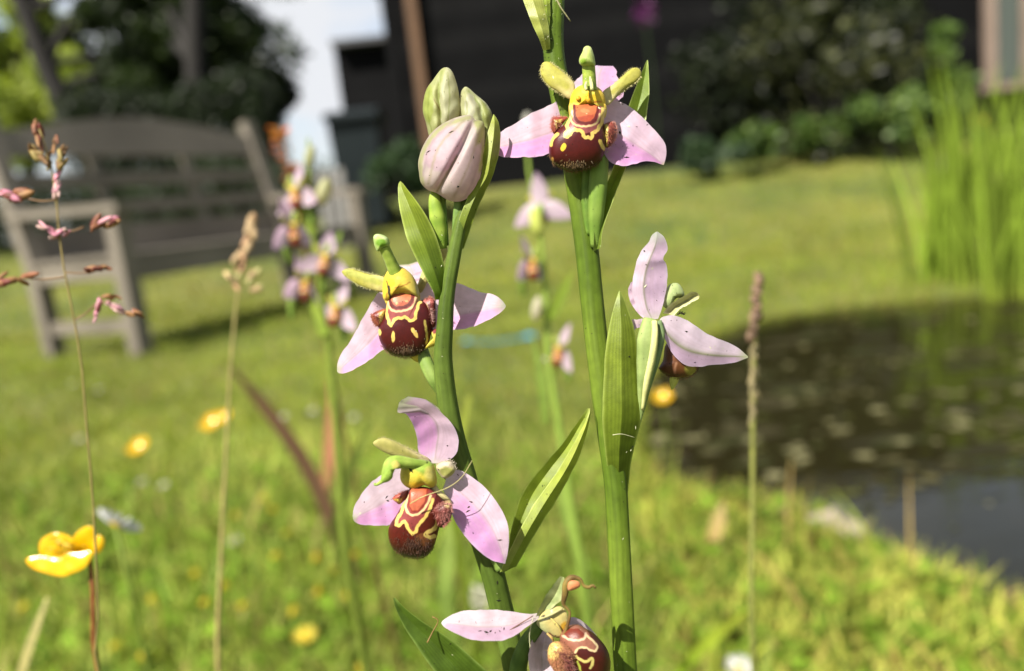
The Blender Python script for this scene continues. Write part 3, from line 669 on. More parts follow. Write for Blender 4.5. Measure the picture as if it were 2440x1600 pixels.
def coat(geo, cr, c, rad_, n, ln, colr, bias, wd=.8):
    """hairs rooted on a built surface, inside an ellipse seen from the front; bias in camera right/up/toward"""
    bvh = BVHTree.FromPolygons(geo[0].tolist(), [tuple(int(i) for i in f) for f in geo[1]]); V, F = [], []
    for _ in range(n):
        a, r = random.uniform(0, 6.283), abs(random.gauss(0, .55)); q = cr([(c[0] + rad_[0] * r * math.cos(a), c[1] + rad_[1] * r * math.sin(a))])[0]
        d = Vector(ray(q[0], q[1])).normalized(); h = bvh.ray_cast(Vector(CAM), d, .4)
        if h[0] is None: continue
        nn = h[1] if h[1].dot(d) < 0 else -h[1]; o = nn + Vector(R @ np.asarray(bias, float)) + Vector(rng.normal(size=3) * .4); o.normalize()
        sd_ = o.cross(d).normalized() * (wd * D0 / FPX); t = h[0] + o * (ln * random.uniform(.4, 1.2) * cr.k * D0 / FPX); k = len(V)
        V += [tuple(h[0] - sd_), tuple(h[0] + sd_), tuple(t)]; F.append((k, k + 1, k + 2))
    return np.array(V), F, np.repeat(S(*colr) * rng.uniform(.5, 1.25, (len(F), 1)), 3, 0)
class Orchid:
    def __init__(s, base_px, base_d, label, key):
        b = W(*base_px, base_d); s.base = np.array([b[0], b[1], 0.0]); s.key = key
        s.t = thing('bee_orchid', s.base, label, 'orchid', 'bee orchids in flower')
    def add(s, parent, name, geo, mat, kind=None):
        return part(parent or s.t, name, geo[0], geo[1], mat, geo[2], True, s.key, kind)
MAR, MAR2 = (80, 16, 15), (64, 16, 16); MAUVE = (150, 70, 66); CRM = (240, 206, 110); ORG = (198, 112, 70); YEL = (240, 206, 60); BRN = (120, 52, 36)
PKL, PKD = (234, 206, 228), (224, 164, 226)
def lips(*a): return [np.array(x) for x in a]

# ------------------------------------------------------------ left plant
LO = Orchid((1215, 1600), D0 + .003, 'bee orchid topped by closed pink buds with three open flowers below', 'L')
btm = np.array([1236, 1640, 4.0])
gp = W3(np.array([[1232, 1625, 4.0]]))[0]; LO.t.location = (gp[0] + .004, gp[1] + .006, 0); LO.base = np.array(LO.t.location)
# stem from the ground to the buds
sp = W3(rs(np.array([(1236, 1640, 4), (1212, 1520, 4), (1192, 1440, 3.5), (1172, 1360, 3), (1140, 1260, 3), (1112, 1150, 2.5), (1086, 1060, 2), (1066, 960, 1.5), (1056, 860, .5), (1060, 780, 0), (1066, 700, 0), (1082, 610, 0), (1098, 530, 0), (1112, 470, 1.0), (1116, 420, 2.0)]), 80))
low = rs(np.array([LO.base + [0, 0, -.01], LO.base * .55 + sp[0] * .45 + [.001, 0, 0], sp[0]]), 20)[:-1]
SPt = np.vstack([low, sp]); un = np.linspace(0, 1, len(SPt)); px2m = D0 / FPX
rr = np.r_[np.linspace(32, 29.5, len(low)), np.interp(np.linspace(0, 1, 80), [0, .2, .45, .62, .72, .8, .9, 1], [29, 28.5, 27, 23, 19, 17, 15, 9])] * px2m
V, F = sweep(SPt, rr, 42); V = ridge(V, SPt, 42); a = np.r_[np.tile(np.arange(42) * .43, len(SPt)), 0, 0]; u = np.r_[np.repeat(un, 42), 0, 1]
C = mixc(S(84, 106, 36), S(104, 126, 50), .5 + .5 * np.sin(u * 30)) * (1 + .08 * np.sin(a * 2.1) + .09 * np.sin(a * 9.7 + 2 * np.sin(u * 40)) + .06 * np.sin(a * 5.3 + u * 9))[:, None]
LO.add(None, 'stem', (V, F, C), M_stem)
# --- buds
def seam(pts, d, w): return lambda Q: d * np.exp(-(seg_dist(Q, np.asarray(pts, float)) / w) ** 2)
bud = LO.add(None, 'bud', blob(cE, [(262, 420), (285, 290), (335, 215), (400, 132), (455, 132), (495, 205), (525, 340), (525, 470), (430, 620), (330, 660), (285, 520)], 3.2, 3.0, 2.6, S(206, 212, 140),
    [('poly', [(395, 560), (380, 420), (390, 250), (430, 120), (520, 120), (560, 480)], S(222, 224, 178)), ('line', [(398, 150), (375, 300), (392, 480)], 14, S(176, 190, 96)), ('line', [(330, 330), (385, 430)], 6, S(150, 120, 70)), ('spot', (300, 380), (40, 140), 0, S(190, 204, 100)), ('line', [(440, 160), (455, 330), (440, 520)], 7, S(176, 186, 110)), ('line', [(310, 290), (300, 450), (330, 600)], 7, S(160, 176, 80))], soft=10, lump=.12, nf=44, na=110, ridge=seam([(398, 150), (372, 300), (388, 420), (400, 560)], .7, 20)), M_petal)
bud = LO.add(None, 'bud', blob(cE, [(528, 470), (530, 330), (550, 275), (580, 264), (640, 315), (720, 385), (760, 470), (745, 590), (700, 680), (600, 640)], 3.4, 2.6, 2.4, S(212, 216, 158),
    [('line', [(590, 290), (670, 400), (700, 560)], 12, S(172, 188, 110)), ('poly', [(680, 350), (770, 470), (740, 600), (700, 560)], S(188, 198, 116)), ('spot', (600, 400), (40, 90), 0, S(226, 226, 190)), ('line', [(560, 300), (580, 420), (560, 560)], 7, S(186, 194, 120))], soft=10, lump=.12, nf=44, na=110, ridge=seam([(590, 285), (672, 400), (700, 560), (690, 660)], .7, 20)), M_petal)
gl = np.array([(618, 540), (560, 660), (505, 760), (450, 860), (405, 940), (365, 1010)], float)
def groove(Q):
    d = seg_dist(Q, gl); return 1.1 * np.exp(-(d / 26) ** 2)
bud = LO.add(None, 'bud', blob(cE, [(236, 880), (230, 800), (258, 700), (318, 600), (400, 530), (500, 482), (600, 464), (640, 500), (690, 508), (706, 560), (702, 700), (686, 850), (650, 980), (580, 1062), (500, 1086), (430, 1066), (360, 1022), (300, 1002), (250, 950)], 0.2, 5.2, 4.4, S(236, 220, 214),
    [('spot', (400, 700), (150, 170), 20, S(230, 202, 212)), ('spot', (580, 860), (110, 180), 20, S(234, 212, 212)), ('line', [(600, 480), (420, 540), (300, 660), (245, 800), (260, 960)], 34, S(206, 206, 150)),
     ('line', [(690, 520), (700, 700), (680, 860)], 40, S(196, 200, 130)), ('poly', [(620, 500), (710, 500), (705, 660), (640, 680), (650, 580)], S(196, 200, 132)),
     ('line', [(560, 500), (380, 690), (300, 960)], 12, S(196, 184, 150)), ('line', [(480, 500), (320, 680), (262, 900)], 7, S(206, 180, 186)), ('line', [(600, 520), (470, 740), (350, 990)], 7, S(206, 178, 190)), ('line', [(670, 560), (600, 800), (480, 1060)], 9, S(200, 184, 160)), ('line', [(690, 640), (650, 850), (570, 1050)], 7, S(206, 182, 186)), ('line', gl[2:], 12, S(150, 130, 76))], soft=20, nf=40, na=110, ridge=groove), M_petal)
ov = LO.add(bud, 'ovary', stemgeo(cE, [(395, 1420, 1), (385, 1300, .6), (360, 1160, .3), (345, 1060, .4), (360, 1000, 1)], [40, 52, 60, 48, 30], n=24, c1=(120, 156, 50), c2=(176, 198, 84), flat=.8), M_stem)
LO.add(bud, 'ovary', stemgeo(cE, [(420, 1400, 1.6), (405, 1250, 1.2), (395, 1120, 1.2), (400, 1030, 1.6)], [30, 36, 38, 30], n=20, c1=(96, 134, 50), c2=(130, 160, 64)), M_stem)
LO.add(bud, 'ovary', stemgeo(cE, [(500, 1400, 1.0), (505, 1260, .6), (512, 1150, .4), (516, 1060, .8)], [30, 32, 33, 30], n=20, c1=(108, 142, 70), c2=(138, 166, 84)), M_stem)
# bracts near the top
LO.add(None, 'bract', petal(cE, [(478, 1420, 1.6), (522, 1210, -1.0), (600, 1020, -1.6), (680, 900, -1.4), (690, 780, -1.2), (715, 640, -1), (745, 530, -.5), (768, 460, .4)], [(556, 1420, 1.6), (632, 1200, .4), (700, 1030, .4), (755, 920, .2), (800, 780, .2), (818, 640, .4), (806, 520, .4), (772, 459, .4)], keel=-1.6, colf=leaf_col((132, 158, 74), (186, 200, 84))), M_leaf)
LO.add(None, 'bract', petal(cB, [(1000, 760, -.6), (990, 700, -1.4), (930, 585, -1.8), (830, 390, -1.8), (735, 180, -1.6), (690, 0, -1.2), (668, -110, -.8), (656, -250, -.2), (662, -320, .4), (676, -342, .8)], [(1112, 760, 1.2), (1120, 650, .6), (1108, 540, 0), (1060, 330, -.6), (1000, 140, -.8), (915, -30, -.8), (820, -170, -.6), (745, -265, 0), (705, -320, .5), (680, -342, .8)], keel=-1.1, n=44, m=25, colf=leaf_col((104, 140, 44), (170, 192, 72), vs_=.5)), M_leaf)

# --- flower two: lip half hidden by the stem
def dome_ops(x, y): return []
f2 = LO.add(None, 'flower', stemgeo(cB, [(1060, 1640, 2.5), (1010, 1540, 1.5), (950, 1420, 1.5), (900, 1300, 2.5), (860, 1150, 4.5), (820, 950, 6)], [40, 62, 66, 64, 58, 50], n=40, c1=(120, 150, 64), c2=(164, 186, 100), flat=.8), M_stem)
LO.add(f2, 'sepal', petal(cB, [(700, 720, 5.5), (500, 690, 5), (440, 740, 4.2), (380, 840, 3.6), (330, 930, 3.2), (280, 1030, 3), (200, 1160, 2.6), (130, 1260, 2.6), (95, 1350, 2.8), (90, 1425, 3)], [(640, 1000, 5.5), (580, 1180, 5), (525, 1222, 4.4), (400, 1312, 3.6), (280, 1392, 3.2), (170, 1440, 2.8), (110, 1444, 3), (92, 1430, 3)],
    [(670, 860, 6.4), (560, 960, 6), (460, 1080, 5), (360, 1190, 4.4), (250, 1290, 3.8), (160, 1370, 3.3), (105, 1415, 3.2), (91, 1428, 3)], up=1.1, colf=sepal_col(PKL, PKD, mids=.35)), M_petal)
LO.add(f2, 'sepal', petal(cB, [(850, 640, 5.8), (1000, 580, 5.2), (1195, 602, 4.6), (1300, 640, 4.2), (1420, 686, 3.9), (1545, 712, 3.6), (1620, 762, 3.4), (1658, 812, 3.4)], [(860, 960, 5.8), (1000, 1050, 5.2), (1145, 1046, 4.6), (1300, 1022, 4.2), (1430, 982, 3.9), (1560, 912, 3.7), (1640, 852, 3.5), (1660, 818, 3.4)],
    [(855, 800, 7), (1000, 880, 6.6), (1150, 900, 6.0), (1300, 885, 5.4), (1430, 862, 4.8), (1540, 842, 4.2), (1620, 828, 3.7), (1659, 815, 3.4)], up=1.1, colf=sepal_col(PKL, PKD, (150, 156, 124), tipw=.2, mids=.2)), M_petal)
LO.add(f2, 'sepal', petal(cB, [(700, 640, 6.5), (690, 540, 7), (668, 460, 8), (672, 436, 9)], [(900, 620, 6.5), (920, 520, 7), (890, 430, 8), (840, 404, 9)], [(790, 640, 7), (800, 540, 7.6), (780, 470, 8.4), (755, 430, 9)], colf=sepal_col((236, 220, 232), (226, 190, 226), mids=.3)), M_petal)
fz = S(190, 184, 78); fz2 = S(214, 202, 124)
LO.add(f2, 'petal', blob(cB, [(520, 548), (400, 525), (290, 490), (200, 467), (134, 500), (200, 570), (330, 640), (505, 684), (560, 620)], 2.2, .6, .6, fz, [('grad', (300, 560), (520, 620), fz2), ('line', [(180, 505), (330, 545), (480, 600)], 60, S(186, 188, 84))], soft=30, tilt=(-.004, 0)), M_fuzz)
LO.add(f2, 'petal', blob(cB, [(800, 690), (845, 600), (890, 480), (1000, 350), (1050, 262), (1095, 258), (1118, 290), (1100, 370), (1040, 470), (950, 560), (880, 690)], 6.0, 1.0, .8, fz2, [], tilt=(.006, 0)), M_fuzz)
LO.add(f2, 'petal_hairs', join(tuft(cB, [(150, 490), (240, 472), (330, 500), (430, 528), (510, 552)], 2, 26, 60, (232, 226, 160), (.25, -1)), tuft(cB, [(150, 520), (240, 590), (330, 640), (430, 668), (500, 684)], 2, 24, 60, (226, 222, 150), (-.1, 1))), M_hair, 'stuff')
lip2 = [(558, 745), (545, 840), (530, 910), (490, 985), (474, 1060), (490, 1145), (540, 1222), (620, 1272), (720, 1290), (800, 1286), (880, 1245), (935, 1180), (960, 1100), (985, 1000), (980, 880), (930, 790), (855, 755), (835, 700), (700, 680), (600, 690)]
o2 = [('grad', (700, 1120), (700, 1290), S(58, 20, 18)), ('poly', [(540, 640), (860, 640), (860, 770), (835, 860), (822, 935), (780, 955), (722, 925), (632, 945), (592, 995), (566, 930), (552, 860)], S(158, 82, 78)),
      ('line', [(548, 690), (560, 770), (552, 840)], 34, S(232, 196, 92)), ('line', [(840, 680), (846, 730), (862, 780)], 34, S(236, 206, 120)), ('pline', [(550, 840), (548, 880), (558, 915), (570, 950), (572, 980), (592, 1000), (606, 975), (622, 945), (655, 928), (690, 932), (722, 918), (748, 935), (765, 956), (800, 948), (820, 930), (818, 895), (836, 850), (846, 800), (864, 756)], 28, S(*CRM)),
      ('line', [(556, 760), (572, 820), (606, 860), (672, 868), (760, 846), (808, 800), (830, 716)], 20, S(236, 200, 150)), ('poly', [(568, 690), (806, 690), (804, 760), (774, 816), (722, 840), (638, 850), (592, 830), (570, 778)], S(104, 36, 32)),
      ('poly', [(590, 690), (778, 690), (776, 752), (748, 794), (710, 814), (648, 822), (612, 804), (594, 764)], S(*ORG)), ('poly', [(604, 785), (700, 780), (764, 758), (748, 792), (710, 812), (648, 820), (614, 802)], S(176, 84, 52)), ('spot', (645, 792), (11, 14), 0, S(228, 160, 100)), ('spot', (735, 772), (16, 10), 0, S(224, 156, 96)),
      ('spot', (612, 1105), (17, 50), 0, S(*CRM)), ('spot', (812, 1066), (19, 54), -33, S(*CRM)), ('spot', (486, 1062), (14, 30), 0, S(*CRM)), ('line', [(905, 960), (925, 1080), (925, 1190)], 22, S(214, 190, 96))]
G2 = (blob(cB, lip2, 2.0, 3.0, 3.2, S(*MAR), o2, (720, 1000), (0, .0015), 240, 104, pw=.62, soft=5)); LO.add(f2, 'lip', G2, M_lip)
S2a = blob(cB, [(545, 846), (470, 862), (428, 884), (408, 912), (428, 972), (482, 1015), (530, 960)], 1.6, 1.0, 1.2, S(150, 78, 56), [('poly', [(480, 880), (530, 860), (520, 960), (490, 985), (478, 930)], S(196, 172, 76)), ('spot', (448, 900), (22, 26), 0, S(120, 40, 32))], soft=14); LO.add(f2, 'side_lobe', S2a, M_lip); LO.add(f2, 'lobe_hairs', coat(S2a, cB, (470, 930), (70, 90), 120, 26, (190, 116, 90), (0, -.2, 0)), M_hair, 'stuff')
S2b = blob(cB, [(872, 775), (920, 752), (965, 738), (1002, 770), (1012, 880), (1006, 1000), (960, 1020), (920, 980), (905, 880)], 1.2, 1.2, 1.4, S(112, 44, 36), [('line', [(912, 800), (935, 900), (940, 990)], 26, S(206, 184, 88)), ('poly', [(890, 740), (990, 730), (990, 790), (900, 800)], S(176, 96, 90))], soft=14); LO.add(f2, 'side_lobe', S2b, M_lip); LO.add(f2, 'lobe_hairs', coat(S2b, cB, (955, 880), (50, 130), 180, 26, (180, 110, 100), (0, -.2, 0)), M_hair, 'stuff')
LO.add(f2, 'lip_lobe', blob(cB, [(905, 1216), (980, 1196), (1032, 1168), (1062, 1112), (1048, 1058), (1010, 1030), (965, 1050), (985, 1110), (940, 1160)], 1.2, .9, .9, S(238, 214, 84), [('poly', [(950, 1000), (1060, 1000), (1030, 1060), (985, 1085)], S(140, 50, 50))], soft=14), M_fuzz)
LO.add(f2, 'lip_lobe', blob(cB, [(770, 1290), (830, 1262), (880, 1275), (884, 1315), (868, 1342), (820, 1335)], 2.6, .5, .5, S(226, 206, 70), []), M_fuzz)
LO.add(f2, 'lip_hairs', join(tuft(cB, [(500, 1180), (560, 1245), (640, 1280), (730, 1296), (810, 1290), (880, 1250)], 2.6, 30, 110, (150, 110, 84), (.1, 1), .5), coat(G2, cB, (740, 1225), (160, 60), 230, 30, (120, 92, 62), (0, -1, 0)), tuft(cB, [(410, 890), (412, 930), (440, 990), (480, 1015)], 1.4, 22, 40, (200, 130, 100), (-1, .4), .6), tuft(cB, [(900, 760), (960, 736), (1000, 766)], .6, 20, 40, (206, 140, 120), (.2, -1), .6), tuft(cB, [(960, 840), (970, 900), (975, 960)], -.2, 34, 60, (210, 160, 150), (1, .1), .9)), M_hair, 'stuff')
LO.add(f2, 'column', blob(cB, [(512, 640), (525, 560), (560, 490), (590, 440), (680, 450), (760, 500), (815, 570), (848, 660), (856, 740), (800, 720), (740, 700), (680, 700), (610, 720), (560, 770), (520, 750)], 1.0, 2.4, 2.5, S(*YEL),
    [('grad', (560, 600), (860, 680), S(234, 216, 110), .8), ('poly', [(545, 380), (700, 380), (700, 470), (620, 500), (560, 480)], S(206, 206, 96)), ('spot', (595, 600), (36, 40), 0, S(250, 214, 40)), ('line', [(630, 650), (700, 632), (770, 596)], 9, S(176, 90, 40)), ('line', [(830, 640), (846, 700), (852, 740)], 26, S(236, 224, 150)), ('line', [(555, 700), (545, 760)], 10, S(170, 120, 40)), ('line', [(572, 640), (574, 690), (586, 735)], 24, S(40, 30, 16)), ('line', [(553, 585), (562, 640)], 9, S(60, 44, 20)), ('spot', (662, 560), (22, 18), 0, S(250, 226, 96))], (680, 600), na=100, nf=40, soft=10), M_fuzz)
LO.add(f2, 'throat', blob(cB, [(520, 690), (600, 660), (740, 650), (850, 680), (862, 760), (836, 770), (800, 722), (730, 706), (660, 712), (600, 744), (566, 800), (540, 790)], .7, .8, 1.2, S(240, 208, 76), [('line', [(845, 700), (850, 760)], 30, S(236, 222, 140))], (690, 680), na=60, nf=16, soft=12), M_fuzz)
LO.add(f2, 'anther', join(stemgeo(cB, [(640, 520, 0), (600, 430, -.6), (560, 340, -1.2), (525, 270, -1.6)], [66, 56, 50, 52], n=20, c1=(150, 176, 60), c2=(176, 196, 84)), blob(cB, [(432, 230), (428, 175), (450, 150), (500, 152), (555, 180), (580, 230), (570, 262), (520, 285), (470, 312), (446, 275)], -1.4, 1.7, 1.5, S(182, 208, 110), [('spot', (500, 232), (50, 36), 10, S(120, 166, 40)), ('line', [(440, 180), (470, 160), (540, 190)], 20, S(206, 222, 160))], soft=18)), M_fuzz)

# --- flower three
f3 = LO.add(None, 'flower', stemgeo(cC, [(1290, 1420, 1), (1180, 1200, 2), (1050, 950, 1.6), (930, 760, 1), (840, 660, -.5)], [52, 56, 50, 44, 40], n=40, c1=(110, 140, 60), c2=(140, 166, 80)), M_stem)
LO.add(f3, 'sepal', petal(cC, [(730, 600, -3), (660, 560, -2.6), (636, 480, -2.4), (630, 400, -2.4), (604, 315, -2.8), (572, 252, -3.4), (540, 216, -4), (476, 206, -4.6)], [(800, 600, -3), (880, 572, -1.8), (935, 520, -1), (952, 450, -.6), (944, 380, -.4), (905, 300, -.6), (840, 228, -1), (700, 110, -2.6), (560, 84, -3.6)],
    [(765, 600, -2.2), (772, 540, -1.4), (785, 450, -.6), (795, 360, -.2), (770, 270, -.2), (690, 200, -.8), (600, 165, -2.2), (505, 130, -3.6)], n=48, m=41, colf=sepal_col((232, 204, 228), PKD, (196, 206, 160), deep_side=-1, tipw=.10, mids=.45)), M_petal)
LO.add(f3, 'sepal_tip', petal(cC, [(540, 214, -4.1), (480, 200, -4.8), (498, 122, -4.2), (562, 80, -3.2)], [(800, 262, -.6), (850, 240, .4), (795, 168, .8), (700, 104, -.6)], [(640, 205, -1.2), (655, 190, -.6), (640, 140, -.4), (625, 92, -1.4)], n=20, m=17, keel=-1.0, colf=lambda U, V, P: mixc(S(222, 200, 212), S(200, 208, 160), smooth(U * 1.6) * .8)), M_petal)
LO.add(f3, 'petal', blob(cC, [(720, 560), (600, 500), (450, 428), (368, 404), (288, 440), (345, 496), (450, 545), (600, 590), (720, 600)], -4.2, .7, .7, S(198, 190, 110), [('grad', (450, 480), (720, 580), S(226, 206, 160)), ('line', [(340, 445), (480, 495), (620, 560)], 40, S(178, 172, 90))], soft=24, tilt=(.006, 0)), M_fuzz)
LO.add(f3, 'petal', blob(cC, [(776, 640), (800, 600), (850, 585), (905, 592), (928, 650), (890, 700), (830, 715)], -4.6, 1.6, 1.4, S(222, 204, 160), [('spot', (860, 665), (60, 36), 0, S(176, 176, 96)), ('spot', (870, 605), (40, 20), 0, S(236, 220, 190))], soft=20, lump=.2), M_fuzz)
LO.add(f3, 'petal_hairs', join(tuft(cC, [(310, 425), (370, 402), (450, 428), (560, 478), (640, 520)], -4.4, 20, 60, (226, 216, 150), (.3, -1)), tuft(cC, [(780, 610), (850, 582), (910, 590), (935, 650)], -5, 24, 40, (240, 226, 200), (.4, -1), .8)), M_hair, 'stuff')
LO.add(f3, 'sepal', petal(cC, [(600, 700, -2), (510, 640, -2), (350, 690, -2.4), (230, 800, -3), (150, 920, -3.8), (132, 1000, -4.2), (134, 1030, -4.4)], [(640, 960, -1.5), (560, 1070, -1.6), (430, 1077, -2), (300, 1082, -2.8), (200, 1076, -3.6), (150, 1055, -4.2), (136, 1036, -4.4)],
    [(620, 830, -.4), (520, 850, -.4), (400, 890, -.8), (300, 945, -1.6), (210, 990, -2.8), (160, 1020, -3.8), (135, 1033, -4.4)], up=1.1, colf=sepal_col((224, 204, 222), PKD, mids=.3)), M_petal)
LO.add(f3, 'sepal', petal(cC, [(860, 690, -3.4), (940, 652, -3.4), (1030, 690, -4), (1150, 780, -4.8), (1240, 890, -5.4), (1310, 1010, -5.8), (1340, 1130, -6), (1335, 1280, -6), (1312, 1376, -5.8)], [(830, 800, -3), (880, 920, -3), (920, 1040, -3.6), (1000, 1162, -4.4), (1100, 1272, -5.2), (1200, 1346, -5.6), (1270, 1368, -5.8), (1308, 1378, -5.8)],
    [(850, 740, -2.4), (930, 800, -1.6), (1030, 880, -1.8), (1130, 985, -2.6), (1210, 1100, -3.8), (1260, 1210, -4.8), (1295, 1310, -5.4), (1310, 1377, -5.8)], n=48, m=41, up=1.1, colf=sepal_col((232, 206, 230), (214, 154, 220), (240, 214, 232), mids=.28, tipw=.05)), M_petal)
lip3 = [(575, 790), (552, 860), (510, 930), (470, 1000), (418, 1080), (408, 1160), (440, 1250), (520, 1312), (620, 1332), (700, 1312), (752, 1260), (782, 1180), (805, 1090), (830, 1000), (840, 900), (790, 840), (720, 790), (650, 780)]
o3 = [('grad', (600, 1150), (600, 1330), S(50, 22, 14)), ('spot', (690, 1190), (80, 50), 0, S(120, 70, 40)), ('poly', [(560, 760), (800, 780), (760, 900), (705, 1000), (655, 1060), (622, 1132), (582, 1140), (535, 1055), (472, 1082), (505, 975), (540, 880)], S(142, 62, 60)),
      ('pline', [(548, 870), (520, 930), (508, 985), (480, 1020), (468, 1075), (488, 1084), (512, 1062), (535, 1048), (552, 1085), (572, 1125), (596, 1146), (622, 1130), (632, 1090), (655, 1060), (680, 1035), (704, 1000), (735, 940), (752, 880)], 24, S(*CRM)),
      ('line', [(562, 850), (545, 900), (545, 955), (580, 998), (640, 992), (690, 945), (722, 890), (735, 850)], 17, S(240, 206, 150)), ('poly', [(575, 780), (720, 800), (706, 880), (680, 940), (636, 976), (586, 978), (562, 930), (566, 850)], S(140, 48, 32)),
      ('poly', [(582, 780), (706, 800), (694, 880), (668, 930), (632, 964), (592, 966), (572, 926), (576, 850)], S(190, 98, 66)), ('line', [(800, 990), (780, 1080), (760, 1110), (720, 1130), (695, 1150), (725, 1172), (768, 1165)], 30, S(226, 196, 110))]
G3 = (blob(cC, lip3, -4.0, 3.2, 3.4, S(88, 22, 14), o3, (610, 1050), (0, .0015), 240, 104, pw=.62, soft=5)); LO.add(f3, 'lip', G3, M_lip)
S3a = blob(cC, [(440, 868), (500, 830), (562, 808), (556, 860), (500, 915), (470, 905)], -4.2, .8, .8, S(176, 84, 70), [('poly', [(450, 880), (520, 868), (490, 912)], S(220, 190, 90))], soft=14); LO.add(f3, 'side_lobe', S3a, M_lip); LO.add(f3, 'lobe_hairs', coat(S3a, cC, (500, 860), (60, 50), 60, 26, (206, 120, 96), (0, -.2, 0)), M_hair, 'stuff')
S3b = blob(cC, [(748, 965), (790, 915), (850, 890), (895, 895), (905, 970), (880, 1050), (820, 1100), (790, 1080), (770, 1010)], -6.4, 1.6, 2.0, S(116, 52, 46), [('grad', (830, 960), (860, 1080), S(86, 30, 30)), ('spot', (880, 915), (40, 30), 0, S(214, 190, 130))], soft=20); LO.add(f3, 'side_lobe', S3b, M_lip); LO.add(f3, 'lobe_hairs', coat(S3b, cC, (830, 990), (80, 110), 360, 26, (214, 140, 130), (0, -.2, 0)), M_hair, 'stuff')
LO.add(f3, 'lip_hairs', join(coat(G3, cC, (600, 1230), (180, 110), 420, 22, (96, 58, 34), (0, -1, 0)), tuft(cC, [(412, 1180), (450, 1260), (530, 1318), (620, 1336), (700, 1316), (760, 1250)], -3.2, 22, 120, (120, 84, 56), (0, 1), .7), tuft(cC, [(770, 950), (830, 920), (890, 920), (900, 980)], -7.6, 30, 90, (226, 160, 150), (.3, -.6), 1.2), tuft(cC, [(800, 1000), (850, 1010), (880, 1040), (830, 1090)], -7.6, 30, 80, (196, 120, 110), (.6, .3), 1.2), tuft(cC, [(450, 865), (510, 826), (560, 806)], -4.6, 18, 30, (220, 140, 120), (-.3, -1), .6)), M_hair, 'stuff')
LO.add(f3, 'throat', blob(cC, [(770, 760), (800, 800), (860, 850), (890, 890), (830, 890), (770, 880), (735, 840), (730, 780)], -4.0, 1.0, 1.2, S(226, 212, 150), []), M_fuzz)
LO.add(f3, 'column', blob(cC, [(500, 720), (506, 640), (540, 580), (620, 568), (700, 576), (755, 605), (778, 690), (782, 760), (740, 792), (690, 770), (640, 790), (590, 800), (530, 770)], -5.0, 2.4, 2.5, S(226, 206, 70), [('poly', [(380, 520), (790, 540), (740, 640), (680, 690), (600, 650), (520, 640)], S(156, 184, 66)), ('spot', (610, 770), (60, 24), 0, S(246, 196, 40)), ('spot', (730, 680), (40, 50), 0, S(236, 222, 120))], soft=30), M_fuzz)
LO.add(f3, 'anther', join(stemgeo(cC, [(700, 612, -6), (600, 600, -7), (500, 590, -7.6), (430, 600, -8), (400, 670, -8.2), (370, 730, -8.2), (310, 768, -8.2), (302, 752, -8.2)], [30, 34, 40, 50, 48, 40, 14, 8], n=34, c1=(150, 182, 66), c2=(178, 200, 90)), blob(cC, [(352, 740), (365, 640), (400, 560), (470, 560), (505, 610), (495, 640), (450, 650), (440, 710), (400, 745)], -8.2, 1.0, 1.0, S(164, 196, 80), [('spot', (470, 610), (36, 30), 0, S(226, 214, 110))], soft=20)), M_fuzz)
# folded pair of bract blades beside flower three
b3 = LO.add(None, 'bract', petal(cC, [(1290, 1450, 1.5), (1330, 1300, 2), (1365, 1080, 2.4), (1450, 830, 2.8), (1590, 635, 3), (1740, 470, 3), (1850, 315, 3), (1950, 172, 3)], [(1390, 1400, .8), (1450, 1150, 2.2), (1570, 900, 3), (1700, 700, 3.2), (1830, 500, 3.2), (1920, 320, 3.1), (1965, 215, 3), (1962, 176, 3)], n=40, keel=.8, colf=leaf_col((136, 164, 62), (172, 196, 72))), M_leaf)
LO.add(b3, 'blade', petal(cC, [(1270, 1445, 0), (1350, 1270, -.6), (1440, 1085, -.4), (1555, 890, 0), (1720, 655, .6), (1885, 375, 1.4), (1958, 215, 2.2), (1966, 172, 2.8)], [(1400, 1400, .2), (1490, 1240, .2), (1600, 1060, .4), (1730, 850, .8), (1870, 590, 1.4), (1945, 360, 2), (1978, 200, 2.6), (1970, 172, 2.8)], n=40, keel=-1.2, colf=leaf_col((150, 176, 74), (192, 208, 88))), M_leaf)

# --- flower four, withering, cut by the frame
f4 = LO.add(None, 'flower', stemgeo(cD, [(1230, 1250, 0), (1250, 1050, -1), (1320, 860, -3), (1440, 700, -5)], [70, 76, 66, 50], n=30, c1=(70, 100, 40), c2=(104, 134, 62)), M_stem)
LO.add(f4, 'sepal', petal(cD, [(1420, 600, -6), (1330, 608, -6.4), (1150, 580, -7), (920, 571, -7.4), (760, 581, -7.4), (640, 625, -7), (575, 668, -6.6), (564, 685, -6.5)], [(1430, 650, -6), (1330, 715, -7.4), (1230, 792, -8.4), (1130, 836, -8.8), (1000, 846, -9), (850, 841, -8.8), (720, 792, -8.2), (600, 732, -7), (566, 694, -6.5)],
    [(1425, 622, -5.6), (1330, 655, -5.6), (1200, 700, -5.8), (1050, 720, -6), (880, 720, -6), (720, 700, -6.2), (620, 690, -6.4), (565, 690, -6.5)], n=36, m=21, up=1.1, colf=sepal_col((224, 204, 222), (210, 178, 214), (244, 236, 236), mids=.3, tipw=.08)), M_petal)
LO.add(f4, 'sepal', petal(cD, [(1470, 720, -4), (1400, 770, -4.6), (1352, 880, -5), (1336, 1000, -5), (1345, 1110, -5), (1370, 1220, -5)], [(1540, 760, -3.6), (1560, 860, -3), (1575, 960, -3), (1580, 1050, -3), (1570, 1150, -3.4), (1480, 1240, -4)], keel=2.2, colf=sepal_col((226, 208, 222), (214, 196, 216), mids=.2)), M_petal)
